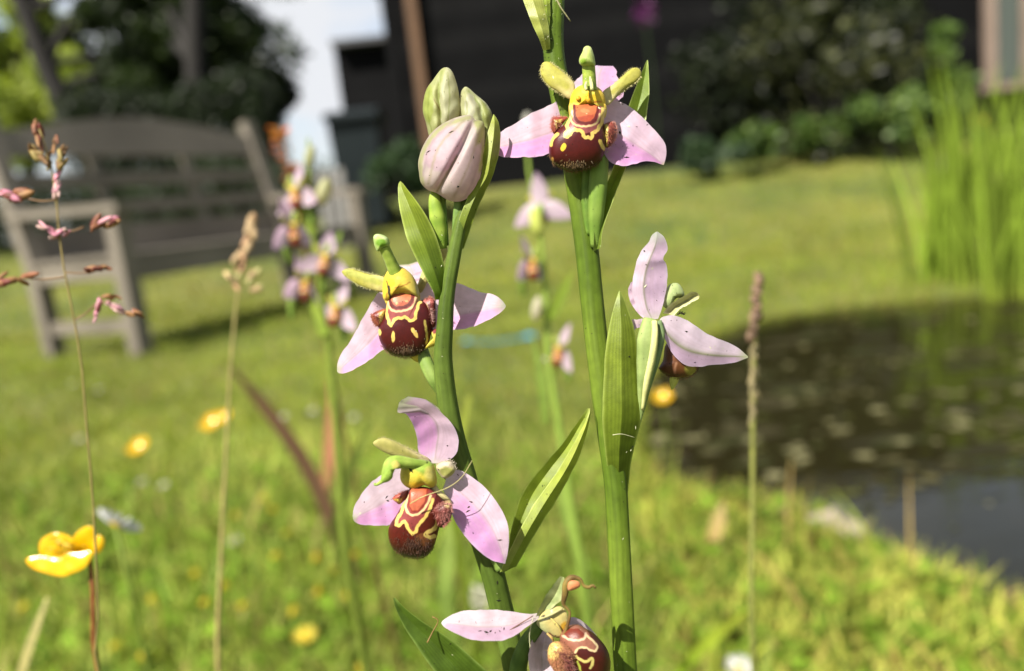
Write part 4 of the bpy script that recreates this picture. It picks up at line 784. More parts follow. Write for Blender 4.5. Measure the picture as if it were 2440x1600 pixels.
LO.add(f4, 'sepal', petal(cD, [(1640, 700, -3), (1690, 640, -3), (1740, 640, -3), (1800, 662, -3), (1870, 720, -3), (1935, 790, -3)], [(1640, 760, -3), (1720, 790, -3), (1790, 810, -3), (1850, 830, -3), (1900, 830, -3), (1940, 795, -3)], keel=1, colf=sepal_col((224, 210, 222), (214, 196, 216), mids=.1)), M_petal)
LO.add(f4, 'petal', petal(cD, [(1395, 650, -6), (1430, 560, -6.6), (1475, 470, -7), (1560, 345, -7.2), (1615, 276, -7.2)], [(1445, 640, -6), (1560, 545, -6.4), (1632, 470, -7), (1662, 360, -7.2), (1650, 282, -7.2)], keel=.8, n=20, colf=lambda U, V, P: mixc(S(190, 196, 136), S(158, 172, 110), .5 + .5 * np.sin(V * 4))), M_fuzz)
LO.add(f4, 'column', blob(cD, [(1420, 650), (1470, 590), (1540, 545), (1620, 540), (1680, 600), (1690, 700), (1670, 790), (1600, 820), (1540, 800), (1470, 760), (1410, 700)], -5.8, .8, 1.6, S(214, 198, 124), [('grad', (1500, 640), (1420, 690), S(186, 190, 130)), ('spot', (1650, 735), (34, 60), 10, S(220, 170, 50)), ('line', [(1530, 550), (1545, 600), (1520, 640), (1460, 660)], 16, S(226, 226, 196)), ('line', [(1520, 780), (1560, 810), (1600, 815)], 20, S(140, 90, 50)), ('spot', (1470, 635), (22, 18), 0, S(40, 34, 16))], soft=14), M_fuzz)
LO.add(f4, 'anther', join(stemgeo(cD, [(1650, 800, -7.4), (1690, 680, -7.6), (1700, 590, -7.6), (1648, 520, -7.6), (1660, 430, -7.8), (1672, 340, -8), (1720, 285, -8), (1790, 300, -8), (1825, 355, -8), (1870, 372, -8), (1905, 355, -8), (1930, 378, -8)], [14, 14, 12, 12, 16, 26, 30, 30, 18, 14, 15, 9], n=60, c1=(96, 62, 34), c2=(160, 140, 66)), blob(cD, [(1690, 400), (1684, 340), (1720, 310), (1780, 320), (1795, 360), (1750, 390)], -8.4, .7, .7, S(230, 150, 100), [], soft=10)), M_fuzz)
LO.add(f4, 'column_rib', join(*[stemgeo(cD, [(x0, y0, -6.6), ((x0 + x1) / 2 + 12, (y0 + y1) / 2, -7.0), (x1, y1, -6.6)], [8, 12, 7], n=12, seg=8, c1=c, c2=c) for x0, y0, x1, y1, c in ((1420, 660, 1640, 560, (206, 200, 140)), (1530, 640, 1640, 790, (216, 196, 112)), (1500, 780, 1560, 860, (206, 170, 96)))]), M_fuzz)
lip4 = [(1630, 760), (1690, 715), (1770, 700), (1850, 740), (1930, 790), (2022, 900), (2062, 1010), (2058, 1110), (2020, 1200), (1920, 1260), (1780, 1250), (1690, 1150), (1640, 1000), (1610, 860)]
o4 = [('poly', [(1600, 700), (1830, 700), (1880, 800), (1945, 880), (1935, 930), (1900, 945), (1840, 905), (1780, 905), (1740, 960), (1620, 900)], S(150, 96, 76)), ('line', [(1840, 790), (1900, 840), (1944, 890), (1930, 935), (1890, 930), (1830, 905), (1780, 912), (1750, 950)], 18, S(226, 200, 150)),
      ('line', [(1640, 800), (1700, 835), (1780, 842), (1836, 820), (1842, 780)], 18, S(226, 196, 160)), ('poly', [(1650, 740), (1780, 735), (1832, 785), (1815, 815), (1760, 830), (1690, 818), (1645, 785)], S(118, 50, 36)), ('poly', [(1780, 915), (1850, 915), (1912, 960), (1890, 1000), (1800, 985)], S(74, 22, 18)),
      ('line', [(1760, 985), (1800, 1015), (1850, 1030), (1895, 1000), (1905, 1040), (1885, 1085)], 24, S(206, 190, 110)), ('line', [(1770, 1030), (1790, 1080), (1800, 1130)], 18, S(170, 180, 70))]
LO.add(f4, 'lip', blob(cD, lip4, -5, 4.6, 3.6, S(76, 20, 15), o4, (1850, 990), (0, 0), 220, 90, pw=.65, soft=6), M_lip)
S4a = blob(cD, [(1515, 900), (1560, 855), (1640, 860), (1740, 950), (1755, 1040), (1720, 1150), (1620, 1180), (1540, 1080), (1506, 1000)], -8.6, 1.8, 2.2, S(176, 116, 84), [('spot', (1560, 930), (70, 80), 0, S(226, 190, 110)), ('spot', (1690, 1040), (60, 80), 0, S(110, 50, 50))], soft=40); LO.add(f4, 'side_lobe', S4a, M_lip); LO.add(f4, 'lobe_hairs', coat(S4a, cD, (1630, 1010), (130, 170), 420, 26, (200, 140, 100), (0, -.2, 0)), M_hair, 'stuff')
LO.add(f4, 'lip_hairs', join(*[tuft(cD, [(1530 + 30 * k, 880 + 20 * k), (1560 + 30 * k, 990 + 10 * k), (1610 + 25 * k, 1100)], -10.6 + .3 * abs(k - 3), 60, 46, c, (.5, .8), .6) for k, c in enumerate([(240, 210, 130), (226, 190, 130), (206, 140, 110), (180, 110, 100), (150, 80, 80), (190, 130, 120)])]), M_hair, 'stuff')
# leaf rising beside flower four
LO.add(None, 'leaf', petal(cD, [(760, 1500, -1), (600, 1260, -2.5), (500, 1116, -3.4), (430, 1020, -3.8), (330, 870, -4), (235, 725, -4), (160, 560, -4), (138, 470, -4)], [(1330, 1430, 1), (1150, 1280, -1), (970, 1116, -2.6), (800, 960, -3.4), (640, 830, -3.8), (420, 690, -4), (245, 560, -4), (152, 462, -4)], n=44, m=43, keel=1.4, colf=leaf_col((92, 124, 46), (108, 142, 58), (150, 174, 96), nv=5, vs_=.6)), M_leaf)
LO.add(None, 'bract', petal(cD, [(1180, 1250, 1), (1190, 1050, .5), (1215, 920, 0), (1260, 830, -.5), (1310, 770, -1)], [(1300, 1250, 0), (1330, 1050, -.5), (1350, 920, -1), (1345, 830, -1.4), (1320, 768, -1)], keel=-1, colf=leaf_col((62, 92, 36), (90, 124, 54))), M_leaf)

# ------------------------------------------------------------ right plant
RO_ = Orchid((1490, 1600), D0 + .005, 'bee orchid with a wide-spread bee-like flower at its top and one flower turned away', 'R')
sp = W3(rs(np.array([(1494, 1650, 5), (1488, 1560, 5), (1480, 1400, 5), (1472, 1250, 5), (1466, 1150, 5), (1452, 1050, 5), (1436, 940, 5), (1422, 820, 5), (1409, 700, 5), (1398, 590, 5), (1383, 480, 5), (1366, 380, 5), (1344, 260, 5), (1324, 160, 5), (1318, 90, 5), (1322, 0, 5), (1326, -90, 5)]), 90))
gp = sp[0]; RO_.t.location = (gp[0] + .003, gp[1] + .008, 0); RO_.base = np.array(RO_.t.location)
low = rs(np.array([RO_.base + [0, 0, -.01], RO_.base * .55 + sp[0] * .45, sp[0]]), 20)[:-1]; SPt = np.vstack([low, sp])
rr = np.r_[np.linspace(31, 28, len(low)), np.interp(np.linspace(0, 1, 90), [0, .28, .36, .5, .7, .85, .93, 1], [28, 28, 27, 28, 29, 25.5, 24, 18])] * px2m * 1.04
V, F = sweep(SPt, rr, 42); V = ridge(V, SPt, 42); a = np.r_[np.tile(np.arange(42) * .43, len(SPt)), 0, 0]; u = np.r_[np.repeat(np.linspace(0, 1, len(SPt)), 42), 0, 1]
C = mixc(S(90, 114, 30), S(116, 138, 44), .5 + .5 * np.sin(u * 26)) * (1 + .09 * np.sin(a * 2.1) + .09 * np.sin(a * 9.7 + 2 * np.sin(u * 40)) + .06 * np.sin(a * 5.3 + u * 9))[:, None]
RO_.add(None, 'stem', (V, F, C), M_stem)
RO_.add(None, 'bract', petal(cG, [(560, 720, 4), (505, 560, 2.4), (425, 390, 2), (345, 190, 2), (275, 0, 2.4), (230, -160, 3)], [(660, 700, 3), (655, 560, 2.4), (640, 400, 2.4), (615, 250, 2.6), (560, 0, 3), (520, -160, 3)], keel=-.9, colf=leaf_col((186, 202, 110), (206, 216, 130))), M_leaf)
RO_.add(None, 'bract', petal(cG, [(600, 300, 3.4), (590, 200, 3.2), (560, 60, 3.2), (540, -160, 3.4)], [(650, 480, 3), (655, 330, 2.8), (662, 160, 2.8), (655, -160, 3)], keel=-.5, n=18, colf=leaf_col((150, 180, 70), (176, 198, 90))), M_leaf)
# --- flower one
f1 = RO_.add(None, 'flower', stemgeo(cS, [(1418, 590, 3), (1420, 520, 2), (1424, 450, 1.6), (1428, 380, 2.5), (1420, 300, 4)], [11, 19, 23, 22, 18], n=30, c1=(116, 150, 58), c2=(150, 178, 80), flat=.9), M_stem)
RO_.add(f1, 'ovary', stemgeo(cS, [(1404, 560, 3.5), (1400, 480, 3), (1402, 400, 3.6)], [10, 16, 17], n=20, c1=(100, 136, 50), c2=(130, 160, 66)), M_stem)
RO_.add(None, 'bract', petal(cS, [(1414, 600, 2), (1418, 540, 1.5), (1432, 470, 2), (1462, 395, 3), (1488, 280, 4), (1512, 215, 4.4), (1530, 170, 4.6), (1541, 144, 4.6)], [(1432, 590, 2), (1436, 550, 1.5), (1456, 490, 2), (1492, 400, 3), (1530, 320, 4), (1546, 240, 4.4), (1546, 180, 4.6), (1544, 144, 4.6)], keel=1.2, n=40, colf=leaf_col((130, 160, 66), (138, 168, 56), (200, 214, 140))), M_leaf)
RO_.add(f1, 'sepal', petal(cA, [(900, 760, 3.6), (770, 716, 3), (600, 790, 2.6), (450, 860, 2.4), (300, 950, 2.6), (180, 1018, 3), (110, 1075, 3.6), (60, 1160, 4.2)], [(760, 1120, 3), (640, 1240, 2.6), (500, 1292, 2.2), (360, 1290, 2.4), (260, 1302, 2.8), (160, 1292, 3.2), (95, 1265, 3.8), (60, 1190, 4.2)],
    [(820, 960, 4.4), (680, 1035, 4.4), (540, 1080, 4.2), (420, 1120, 4), (300, 1150, 4), (200, 1180, 4), (120, 1190, 4.1), (58, 1180, 4.2)], n=44, m=41, up=1.1, colf=sepal_col((228, 198, 220), (222, 156, 224), (216, 200, 190), mids=.4, tipw=.08)), M_petal)
RO_.add(f1, 'sepal', petal(cA, [(1080, 800, 3.6), (1180, 745, 3), (1270, 745, 2.4), (1370, 782, 2), (1500, 882, 1.6), (1600, 982, 1.4), (1690, 1082, 1.4), (1742, 1155, 1.5), (1757, 1215, 1.6), (1752, 1300, 1.7), (1732, 1370, 1.8)], [(1060, 1120, 3.4), (1130, 1230, 2.6), (1200, 1332, 1.8), (1290, 1372, 1.2), (1370, 1382, 1), (1450, 1360, 1), (1550, 1332, 1.2), (1640, 1342, 1.5), (1700, 1362, 1.7), (1728, 1371, 1.8)],
    [(1070, 950, 4.6), (1180, 990, 4.2), (1290, 1060, 3.8), (1400, 1130, 3.4), (1490, 1190, 2.8), (1580, 1250, 2.3), (1660, 1310, 2), (1730, 1370, 1.8)], n=48, m=41, up=1.1, colf=sepal_col((230, 202, 228), (218, 158, 222), (226, 216, 170), mids=.3, tipw=.05)), M_petal)
RO_.add(f1, 'sepal', petal(cA, [(930, 800, 4), (870, 700, 4), (845, 600, 4.4), (870, 545, 5), (930, 485, 6), (1000, 430, 7), (1070, 396, 8)], [(1150, 800, 4), (1290, 742, 4), (1340, 660, 4.4), (1300, 545, 5), (1268, 490, 6), (1272, 450, 7), (1235, 402, 8)], [(1040, 780, 5), (1075, 690, 5.4), (1090, 610, 5.8), (1095, 545, 6.4), (1100, 490, 7), (1120, 440, 7.8), (1140, 402, 8.4)], n=34, m=23, wave=.25, colf=sepal_col((234, 206, 232), (222, 172, 226), (222, 190, 226), mids=.35)), M_petal)
RO_.add(f1, 'petal', blob(cA, [(860, 585), (790, 500), (720, 440), (645, 382), (590, 358), (545, 373), (524, 430), (535, 505), (600, 592), (700, 655), (800, 725), (850, 700)], .6, .75, .7, fz, [('grad', (640, 500), (860, 680), S(228, 214, 150)), ('line', [(585, 420), (660, 510), (780, 600)], 70, S(190, 186, 80))], soft=36, tilt=(-.002, 0)), M_fuzz)
RO_.add(f1, 'petal', blob(cA, [(1135, 655), (1250, 572), (1340, 492), (1410, 432), (1460, 418), (1502, 440), (1512, 490), (1480, 542), (1380, 612), (1290, 690), (1190, 785), (1140, 760)], .8, .75, .7, fz, [('grad', (1380, 560), (1150, 720), S(232, 218, 160)), ('line', [(1460, 470), (1340, 570), (1230, 660)], 44, S(196, 190, 90))], soft=30, tilt=(.002, 0)), M_fuzz)
RO_.add(f1, 'petal_hairs', join(tuft(cA, [(540, 390), (526, 450), (545, 520), (610, 600), (700, 658), (780, 705)], .5, 26, 70, (232, 222, 150), (-.6, .8)), tuft(cA, [(620, 366), (700, 420), (790, 495), (860, 575)], .5, 26, 50, (232, 222, 150), (.6, -.8)), tuft(cA, [(1510, 500), (1470, 550), (1380, 615), (1290, 690)], .8, 26, 60, (232, 222, 150), (.6, .8)), tuft(cA, [(1250, 570), (1340, 490), (1410, 430), (1500, 430)], .8, 20, 40, (232, 222, 150), (-.4, -.8))), M_hair, 'stuff')
lip1 = [(805, 790), (812, 880), (770, 960), (690, 1035), (625, 1130), (608, 1240), (640, 1340), (740, 1402), (850, 1432), (950, 1412), (1060, 1372), (1132, 1300), (1162, 1200), (1166, 1100), (1145, 1000), (1150, 920), (1165, 820), (1080, 770), (900, 760)]
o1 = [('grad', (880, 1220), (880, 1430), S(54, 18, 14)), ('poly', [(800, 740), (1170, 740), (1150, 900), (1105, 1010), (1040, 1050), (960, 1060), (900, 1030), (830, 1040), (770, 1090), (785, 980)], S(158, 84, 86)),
      ('line', [(815, 770), (824, 850), (814, 920)], 46, S(232, 196, 92)), ('line', [(1152, 770), (1142, 850), (1140, 930)], 46, S(236, 206, 110)), ('pline', [(812, 880), (800, 940), (782, 985), (796, 1025), (770, 1062), (768, 1090), (792, 1094), (815, 1070), (826, 1048), (862, 1020), (888, 1032), (918, 1032), (940, 1052), (946, 1082), (962, 1102), (990, 1098), (1018, 1110), (1034, 1092), (1030, 1062), (1062, 1044), (1085, 1030), (1098, 998), (1128, 960), (1142, 890)], 34, S(*CRM)),
      ('line', [(835, 840), (822, 910), (842, 960), (900, 988), (980, 992), (1050, 975), (1092, 935), (1108, 870)], 19, S(240, 206, 150)), ('poly', [(842, 780), (1110, 790), (1090, 880), (1074, 930), (1032, 972), (960, 980), (888, 962), (848, 920)], S(104, 34, 32)),
      ('poly', [(868, 770), (1080, 780), (1066, 860), (1048, 908), (1014, 942), (955, 950), (902, 932), (874, 892)], S(200, 108, 64)), ('grad', (960, 800), (960, 975), S(196, 66, 40), .0), ('poly', [(884, 905), (940, 890), (1010, 880), (1050, 880), (1044, 908), (1012, 940), (955, 948), (904, 930)], S(172, 74, 46)), ('spot', (960, 840), (46, 22), 8, S(212, 132, 84)),
      ('spot', (750, 1196), (25, 40), 20, S(248, 206, 60)), ('line', [(690, 1068), (640, 1120), (626, 1175)], 34, S(222, 196, 96)), ('line', [(1108, 1135), (1130, 1185), (1150, 1215)], 34, S(226, 196, 96)), ('spot', (640, 1330), (16, 36), 0, S(190, 140, 70))]
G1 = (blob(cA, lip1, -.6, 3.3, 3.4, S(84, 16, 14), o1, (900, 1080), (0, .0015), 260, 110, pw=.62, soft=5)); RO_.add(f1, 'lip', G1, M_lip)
S1a = blob(cA, [(790, 905), (720, 902), (650, 908), (634, 960), (630, 1010), (660, 1068), (700, 1030), (750, 960)], -.6, 1.0, 1.2, S(150, 74, 56), [('poly', [(660, 935), (740, 920), (710, 990), (680, 1020)], S(186, 160, 76)), ('line', [(650, 912), (720, 905), (780, 908)], 16, S(150, 60, 50))], soft=14); RO_.add(f1, 'side_lobe', S1a, M_lip); RO_.add(f1, 'lobe_hairs', coat(S1a, cA, (700, 970), (80, 90), 140, 26, (206, 130, 104), (0, -.2, 0)), M_hair, 'stuff')
S1b = blob(cA, [(1145, 985), (1180, 955), (1232, 950), (1265, 1005), (1262, 1090), (1215, 1178), (1165, 1200), (1150, 1110)], -.8, 1.3, 1.4, S(138, 66, 54), [('line', [(1170, 990), (1168, 1080), (1170, 1170)], 34, S(206, 190, 90)), ('line', [(1225, 1010), (1215, 1090), (1190, 1160)], 34, S(110, 44, 40))], soft=16); RO_.add(f1, 'side_lobe', S1b, M_lip); RO_.add(f1, 'lobe_hairs', coat(S1b, cA, (1205, 1075), (60, 120), 200, 26, (200, 120, 100), (0, -.2, 0)), M_hair, 'stuff')
RO_.add(f1, 'lip_hairs', join(tuft(cA, [(612, 1270), (650, 1350), (740, 1405), (850, 1436), (950, 1416), (1060, 1376), (1130, 1306)], .2, 34, 130, (160, 120, 80), (0, 1), .5), coat(G1, cA, (860, 1375), (200, 55), 260, 32, (130, 104, 60), (0, -1, 0)), tuft(cA, [(790, 902), (720, 898), (645, 905), (628, 1000), (655, 1065)], -.8, 26, 70, (230, 150, 130), (-.8, -.2), .9), tuft(cA, [(1190, 950), (1240, 952), (1270, 1010), (1262, 1100), (1210, 1185)], -1, 26, 90, (230, 160, 140), (.8, 0), .9)), M_hair, 'stuff')
RO_.add(f1, 'column', blob(cA, [(806, 800), (820, 700), (860, 630), (920, 590), (990, 582), (1070, 600), (1130, 650), (1160, 730), (1165, 830), (1140, 850), (1080, 800), (1000, 790), (940, 812), (880, 830), (835, 850), (810, 850)], -.7, 2.5, 2.6, S(246, 208, 44),
    [('grad', (985, 640), (985, 560), S(226, 216, 90)), ('spot', (895, 718), (32, 24), 0, S(244, 176, 30)), ('spot', (995, 722), (30, 38), 0, S(246, 180, 24)), ('line', [(850, 770), (930, 790), (1010, 770), (1100, 780), (1150, 820)], 24, S(250, 220, 90)), ('line', [(1060, 752), (1120, 750)], 16, S(196, 120, 40)), ('line', [(860, 745), (950, 770), (1060, 760)], 8, S(206, 150, 30)), ('line', [(826, 780), (820, 850)], 14, S(200, 150, 50)), ('spot', (960, 640), (34, 34), 0, S(250, 226, 80)), ('spot', (1030, 645), (34, 38), 0, S(250, 228, 90))], (985, 710), na=100, nf=40, soft=10), M_fuzz)
RO_.add(f1, 'throat', blob(cA, [(808, 770), (900, 750), (1060, 750), (1166, 780), (1164, 900), (1128, 900), (1108, 846), (1050, 818), (985, 808), (910, 822), (850, 850), (836, 900), (808, 890)], -1.6, 1.0, 1.3, S(242, 206, 60), [('line', [(820, 830), (818, 900)], 24, S(226, 190, 80)), ('line', [(1150, 820), (1146, 900)], 30, S(236, 214, 120))], (985, 780), na=60, nf=16, soft=12), M_fuzz)
RO_.add(f1, 'pollinium', blob(cA, [(870, 718), (895, 692), (922, 712), (920, 738), (890, 745)], -2.9, .5, .5, S(246, 180, 30), [], na=24, nf=8, nb=4), M_fuzz)
RO_.add(f1, 'pollinium', blob(cA, [(968, 725), (990, 690), (1020, 715), (1020, 755), (990, 765)], -3.0, .6, .5, S(246, 184, 26), [], na=24, nf=8, nb=4), M_fuzz)
RO_.add(f1, 'anther', join(stemgeo(cA, [(1005, 640, -2), (1004, 560, -2.2), (1000, 470, -2.4), (995, 380, -2.6)], [72, 66, 64, 62], n=20, c1=(150, 178, 60), c2=(186, 202, 84)), stemgeo(cA, [(975, 640, -4.4), (965, 600, -4.2), (975, 560, -3.6)], [12, 14, 10], n=8, c1=(236, 230, 160), c2=(236, 230, 160)), stemgeo(cA, [(1030, 640, -4.4), (1026, 590, -4.2), (1010, 510, -3.6)], [16, 18, 10], n=8, c1=(230, 230, 160), c2=(226, 230, 150)),
    blob(cA, [(902, 350), (912, 310), (935, 265), (950, 222), (985, 204), (1020, 220), (1042, 270), (1056, 330), (1060, 400), (1010, 405), (940, 402), (912, 385)], -2.8, 1.8, 1.6, S(190, 208, 110), [('spot', (945, 358), (30, 30), 0, S(150, 186, 50)), ('grad', (985, 330), (985, 215), S(206, 218, 130))], soft=16)), M_fuzz)
# --- flower five, seen from behind
f5 = RO_.add(None, 'flower', stemgeo(cF, [(365, 1290, 2), (385, 1180, 1), (404, 1000, -.5), (420, 840, -1.2), (428, 700, -1.4), (440, 630, -1)], [12, 24, 42, 60, 66, 44], n=36, c1=(150, 172, 100), c2=(172, 190, 116), flat=.7), M_stem)
RO_.add(f5, 'ovary', stemgeo(cF, [(392, 1200, 2), (425, 1040, .4), (478, 860, -.6), (506, 720, -.8), (488, 640, -.6)], [12, 22, 28, 28, 24], n=26, c1=(116, 140, 92), c2=(134, 156, 104)), M_stem)
RO_.add(f5, 'ovary', stemgeo(cF, [(392, 1190, .4), (418, 1020, -1.2), (454, 850, -2.2), (470, 720, -2.4), (466, 640, -1.8)], [8, 18, 22, 22, 18], n=26, c1=(226, 228, 150), c2=(236, 234, 160)), M_stem)
RO_.add(f5, 'sepal', petal(cF, [(430, 630, 0), (375, 585, .2), (338, 500, .4), (330, 420, .5), (345, 310, .6), (382, 212, .6), (430, 150, .4), (450, 108, .4), (478, 85, .4)], [(490, 625, 0), (518, 545, .6), (540, 440, 1), (548, 340, 1), (540, 285, .9), (520, 250, .5), (548, 190, .8), (528, 120, .6), (486, 84, .4)], [(455, 630, -.4), (420, 560, -1), (400, 450, -1.6), (410, 340, -1.8), (440, 250, -1.6), (468, 180, -1), (482, 120, -.4), (482, 86, .2)], n=48, m=41, colf=sepal_col((224, 204, 226), (214, 186, 222), (206, 214, 196), (140, 148, 92), mids=.7, tipw=.22, midw=.13)), M_petal)
RO_.add(f5, 'sepal', petal(cF, [(420, 640, 2.5), (365, 590, 3), (318, 520, 3.2), (304, 450, 3.2), (320, 400, 3)], [(430, 600, 3), (410, 540, 3.4), (390, 480, 3.4), (370, 430, 3.2), (335, 392, 3)], colf=sepal_col((228, 200, 224), (216, 180, 222), (226, 200, 224), mids=.1)), M_petal)
RO_.add(f5, 'sepal', petal(cF, [(450, 625, 0), (400, 626, .5), (350, 628, 1), (318, 632, 1.4), (300, 640, 1.8)], [(450, 670, .4), (400, 672, .8), (360, 684, 1.2), (335, 700, 1.6), (300, 700, 1.8)], n=14, m=11, colf=sepal_col((226, 204, 216), (216, 190, 216), (226, 204, 216), mids=.1)), M_petal)
RO_.add(f5, 'sepal', petal(cF, [(500, 630, 0), (520, 612, -.2), (590, 605, -.4), (680, 640, -.2), (790, 716, .2), (900, 762, .8), (980, 802, 1.4), (1045, 856, 1.8)], [(500, 650, 0), (528, 740, .2), (580, 842, .4), (650, 906, .6), (730, 922, .8), (830, 912, 1.2), (960, 896, 1.6), (1048, 866, 1.8)], [(500, 640, -.6), (545, 720, -1.6), (610, 785, -2), (690, 825, -1.8), (780, 845, -1.2), (870, 855, -.2), (960, 858, .8), (1047, 861, 1.8)], n=48, m=41, colf=sepal_col((226, 208, 230), (216, 188, 224), (188, 196, 150), (140, 150, 84), mids=.8, tipw=.14, midw=.2)), M_petal)
RO_.add(f5, 'anther', blob(cF, [(520, 545), (522, 490), (545, 430), (582, 404), (622, 412), (652, 468), (640, 495), (600, 500), (560, 560)], 2.6, 1.4, 1.2, S(180, 196, 130), [('spot', (620, 485), (34, 16), -20, S(96, 104, 40))], soft=14), M_fuzz)
RO_.add(f5, 'petal', petal(cF, [(520, 590, 1), (570, 530, .6), (640, 490, .2), (690, 460, 0), (730, 462, 0), (745, 480, .2)], [(590, 605, 1.2), (620, 570, 1), (670, 540, .8), (715, 515, .6), (740, 500, .4), (746, 486, .2)], keel=1.0, n=24, colf=lambda U, V, P: mixc(S(186, 184, 128), S(214, 212, 160), smooth((np.abs(V) - .5) / .4))), M_fuzz)
RO_.add(f5, 'lip', blob(cF, [(540, 780), (520, 880), (495, 938), (560, 982), (640, 992), (700, 972), (738, 922), (700, 860), (620, 790)], 3.2, 2.4, 2.6, S(104, 62, 32), [('spot', (690, 940), (36, 34), 0, S(150, 140, 60)), ('line', [(600, 900), (590, 960)], 12, S(176, 130, 100)), ('grad', (600, 880), (530, 960), S(80, 36, 26))], soft=14), M_lip)
RO_.add(f5, 'lip_lobe', blob(cF, [(566, 975), (620, 980), (606, 1030), (575, 1066), (562, 1030)], 3, .5, .5, S(206, 208, 96), []), M_fuzz)
RO_.add(f5, 'lip_hairs', join(tuft(cF, [(495, 930), (560, 985), (640, 995), (710, 970), (740, 920)], 2.6, 14, 90, (110, 70, 44), (0, 1), .6), tuft(cF, [(610, 600), (630, 590), (650, 600)], .2, 22, 40, (40, 34, 20), (.3, -1), 1.0)), M_hair, 'stuff')
# large bract wrapping the stem
RO_.add(None, 'bract', petal(cF, [(196, 1740, 6.5), (172, 1540, 3.6), (146, 1290, 1.0), (150, 1020, 0), (166, 800, -.4), (200, 610, -.6), (228, 510, -.4), (248, 450, .2)], [(298, 1740, 6.5), (326, 1500, 3.8), (384, 1240, 1.3), (380, 1050, .6), (366, 850, .2), (340, 680, 0), (292, 540, 0), (254, 450, .2)], n=54, m=37, keel=-1.7, colf=leaf_col((116, 142, 48), (150, 172, 66), (176, 192, 104), nv=4, vs_=.5)), M_leaf)
RO_.add(None, 'bract', petal(cC, [(2010, -60, 3), (2000, -120, 3), (1990, -200, 3.4)], [(2100, -60, 3), (2100, -120, 3), (2080, -200, 3.4)], n=8, m=5, keel=-.4, colf=leaf_col((120, 150, 60), (140, 168, 70))), M_leaf) if False else None

# ------------------------------------------------------------ dirt flecks lying on the plants
def flecks(orch, boxes, n, extra=()):
    Vs, Fs, k = [], [], 0
    for V, F in BV[orch.key]: Vs.append(V); Fs += [tuple(int(i) + k for i in f) for f in F]; k += len(V)
    bvh = BVHTree.FromPolygons(np.vstack(Vs).tolist(), Fs); V, F, C = [], [], []
    spots = [(p, random.uniform(2.5, 5)) for p in extra]
    for _ in range(n):
        b = random.choice(boxes); spots.append(((random.uniform(b[0], b[2]), random.uniform(b[1], b[3])), random.choice((.8, 1.1, 1.5, 2.2))))
    for (px, py), s in spots:
        d = Vector(ray(px, py)).normalized(); h = bvh.ray_cast(Vector(CAM), d, .3)
        if h[0] is None: continue
        nn = h[1] if h[1].dot(d) < 0 else -h[1]; t1 = nn.orthogonal().normalized(); t1 = Matrix.Rotation(random.uniform(0, 6.3), 3, nn) @ t1; t2 = nn.cross(t1); q = h[0] + nn * px2m * .4
        a, b, c = s * random.uniform(.8, 1.9) * px2m, s * random.uniform(.3, .6) * px2m, s * .3 * px2m; k = len(V)
        V += [tuple(q + t1 * a), tuple(q + t2 * b + t1 * a * .2), tuple(q - t1 * a * .9 + t2 * b * .5), tuple(q - t2 * b), tuple(q + nn * c)]; F += [(k + i, k + (i + 1) % 4, k + 4) for i in range(4)]
        C += [S(*random.choice(((34, 30, 18), (34, 30, 18), (60, 46, 26), (30, 34, 20), (220, 220, 180))), k=.6)] * 5
    part(orch.t, 'dirt_flecks', np.array(V), F, M_dirt, np.array(C), False, None, 'stuff')
flecks(LO, [(780, 520, 1240, 920), (800, 920, 1240, 1340), (960, 150, 1200, 520), (1010, 500, 1110, 1000), (900, 1380, 1440, 1600), (1190, 960, 1420, 1340)], 330,
       [cC([(x, y)])[0][:2] for x, y in ((405, 890), (395, 860), (1030, 940), (1050, 900), (1025, 970), (585, 655), (795, 648), (865, 465), (880, 562), (1270, 1195), (1250, 1525), (220, 900))] + [cD([(x, y)])[0][:2] for x, y in ((905, 760), (960, 770), (1000, 760), (1040, 775), (1080, 760), (1120, 740), (1470, 630), (230, 535), (1060, 330), (1070, 490))] + [cE([(x, y)])[0][:2] for x, y in ((304, 725), (467, 585), (625, 768), (515, 975), (640, 1140), (540, 330))])
flecks(RO_, [(1190, 100, 1600, 440), (1340, 400, 1520, 1600), (1500, 550, 1790, 900), (1290, 0, 1350, 160)], 330, [cA([(x, y)])[0][:2] for x, y in ((650, 512), (1390, 992), (1305, 1055), (1430, 1180), (1370, 1295), (660, 680), (670, 710), (720, 830), (1100, 815))] + [cF([(x, y)])[0][:2] for x, y in ((665, 705), (815, 806), (410, 425), (405, 205), (310, 860), (320, 1440), (330, 1420), (350, 1300), (630, 600))])
# straw threads caught on the flowers
def thread(orch, name, pts, r, c): orch.add(None, name, stemgeo(cS, pts, [r, r * .6], n=14, seg=6, c1=c, c2=c), M_straw)
thread(LO, 'straw', [(977, 1201, -9), (1010, 1183, -9), (1066, 1163, -9), (1100, 1138, -8.4), (1125, 1098, -8)], 1.3, (206, 196, 130))
thread(LO, 'straw', [(1018, 1532, -5), (1030, 1508, -4.5), (1044, 1480, -4.5), (1030, 1470, -4.5)], 2.0, (150, 120, 66))
thread(LO, 'straw', [(1174, 1523, -9), (1210, 1505, -8.4), (1270, 1468, -7)], 1.8, (130, 96, 70))
thread(LO, 'straw', [(1263, 1545, -7.6), (1262, 1510, -7.6), (1270, 1472, -7.2)], 1.2, (206, 206, 160))
thread(RO_, 'straw', [(1322, -10, 2.5), (1336, 18, 2.8), (1350, 38, 3.2), (1359, 51, 3.6)], 2.4, (196, 190, 140))
thread(RO_, 'straw', [(1460, 1037, -1), (1482, 1035, -1), (1512, 1043, .2)], 1.2, (206, 206, 160))

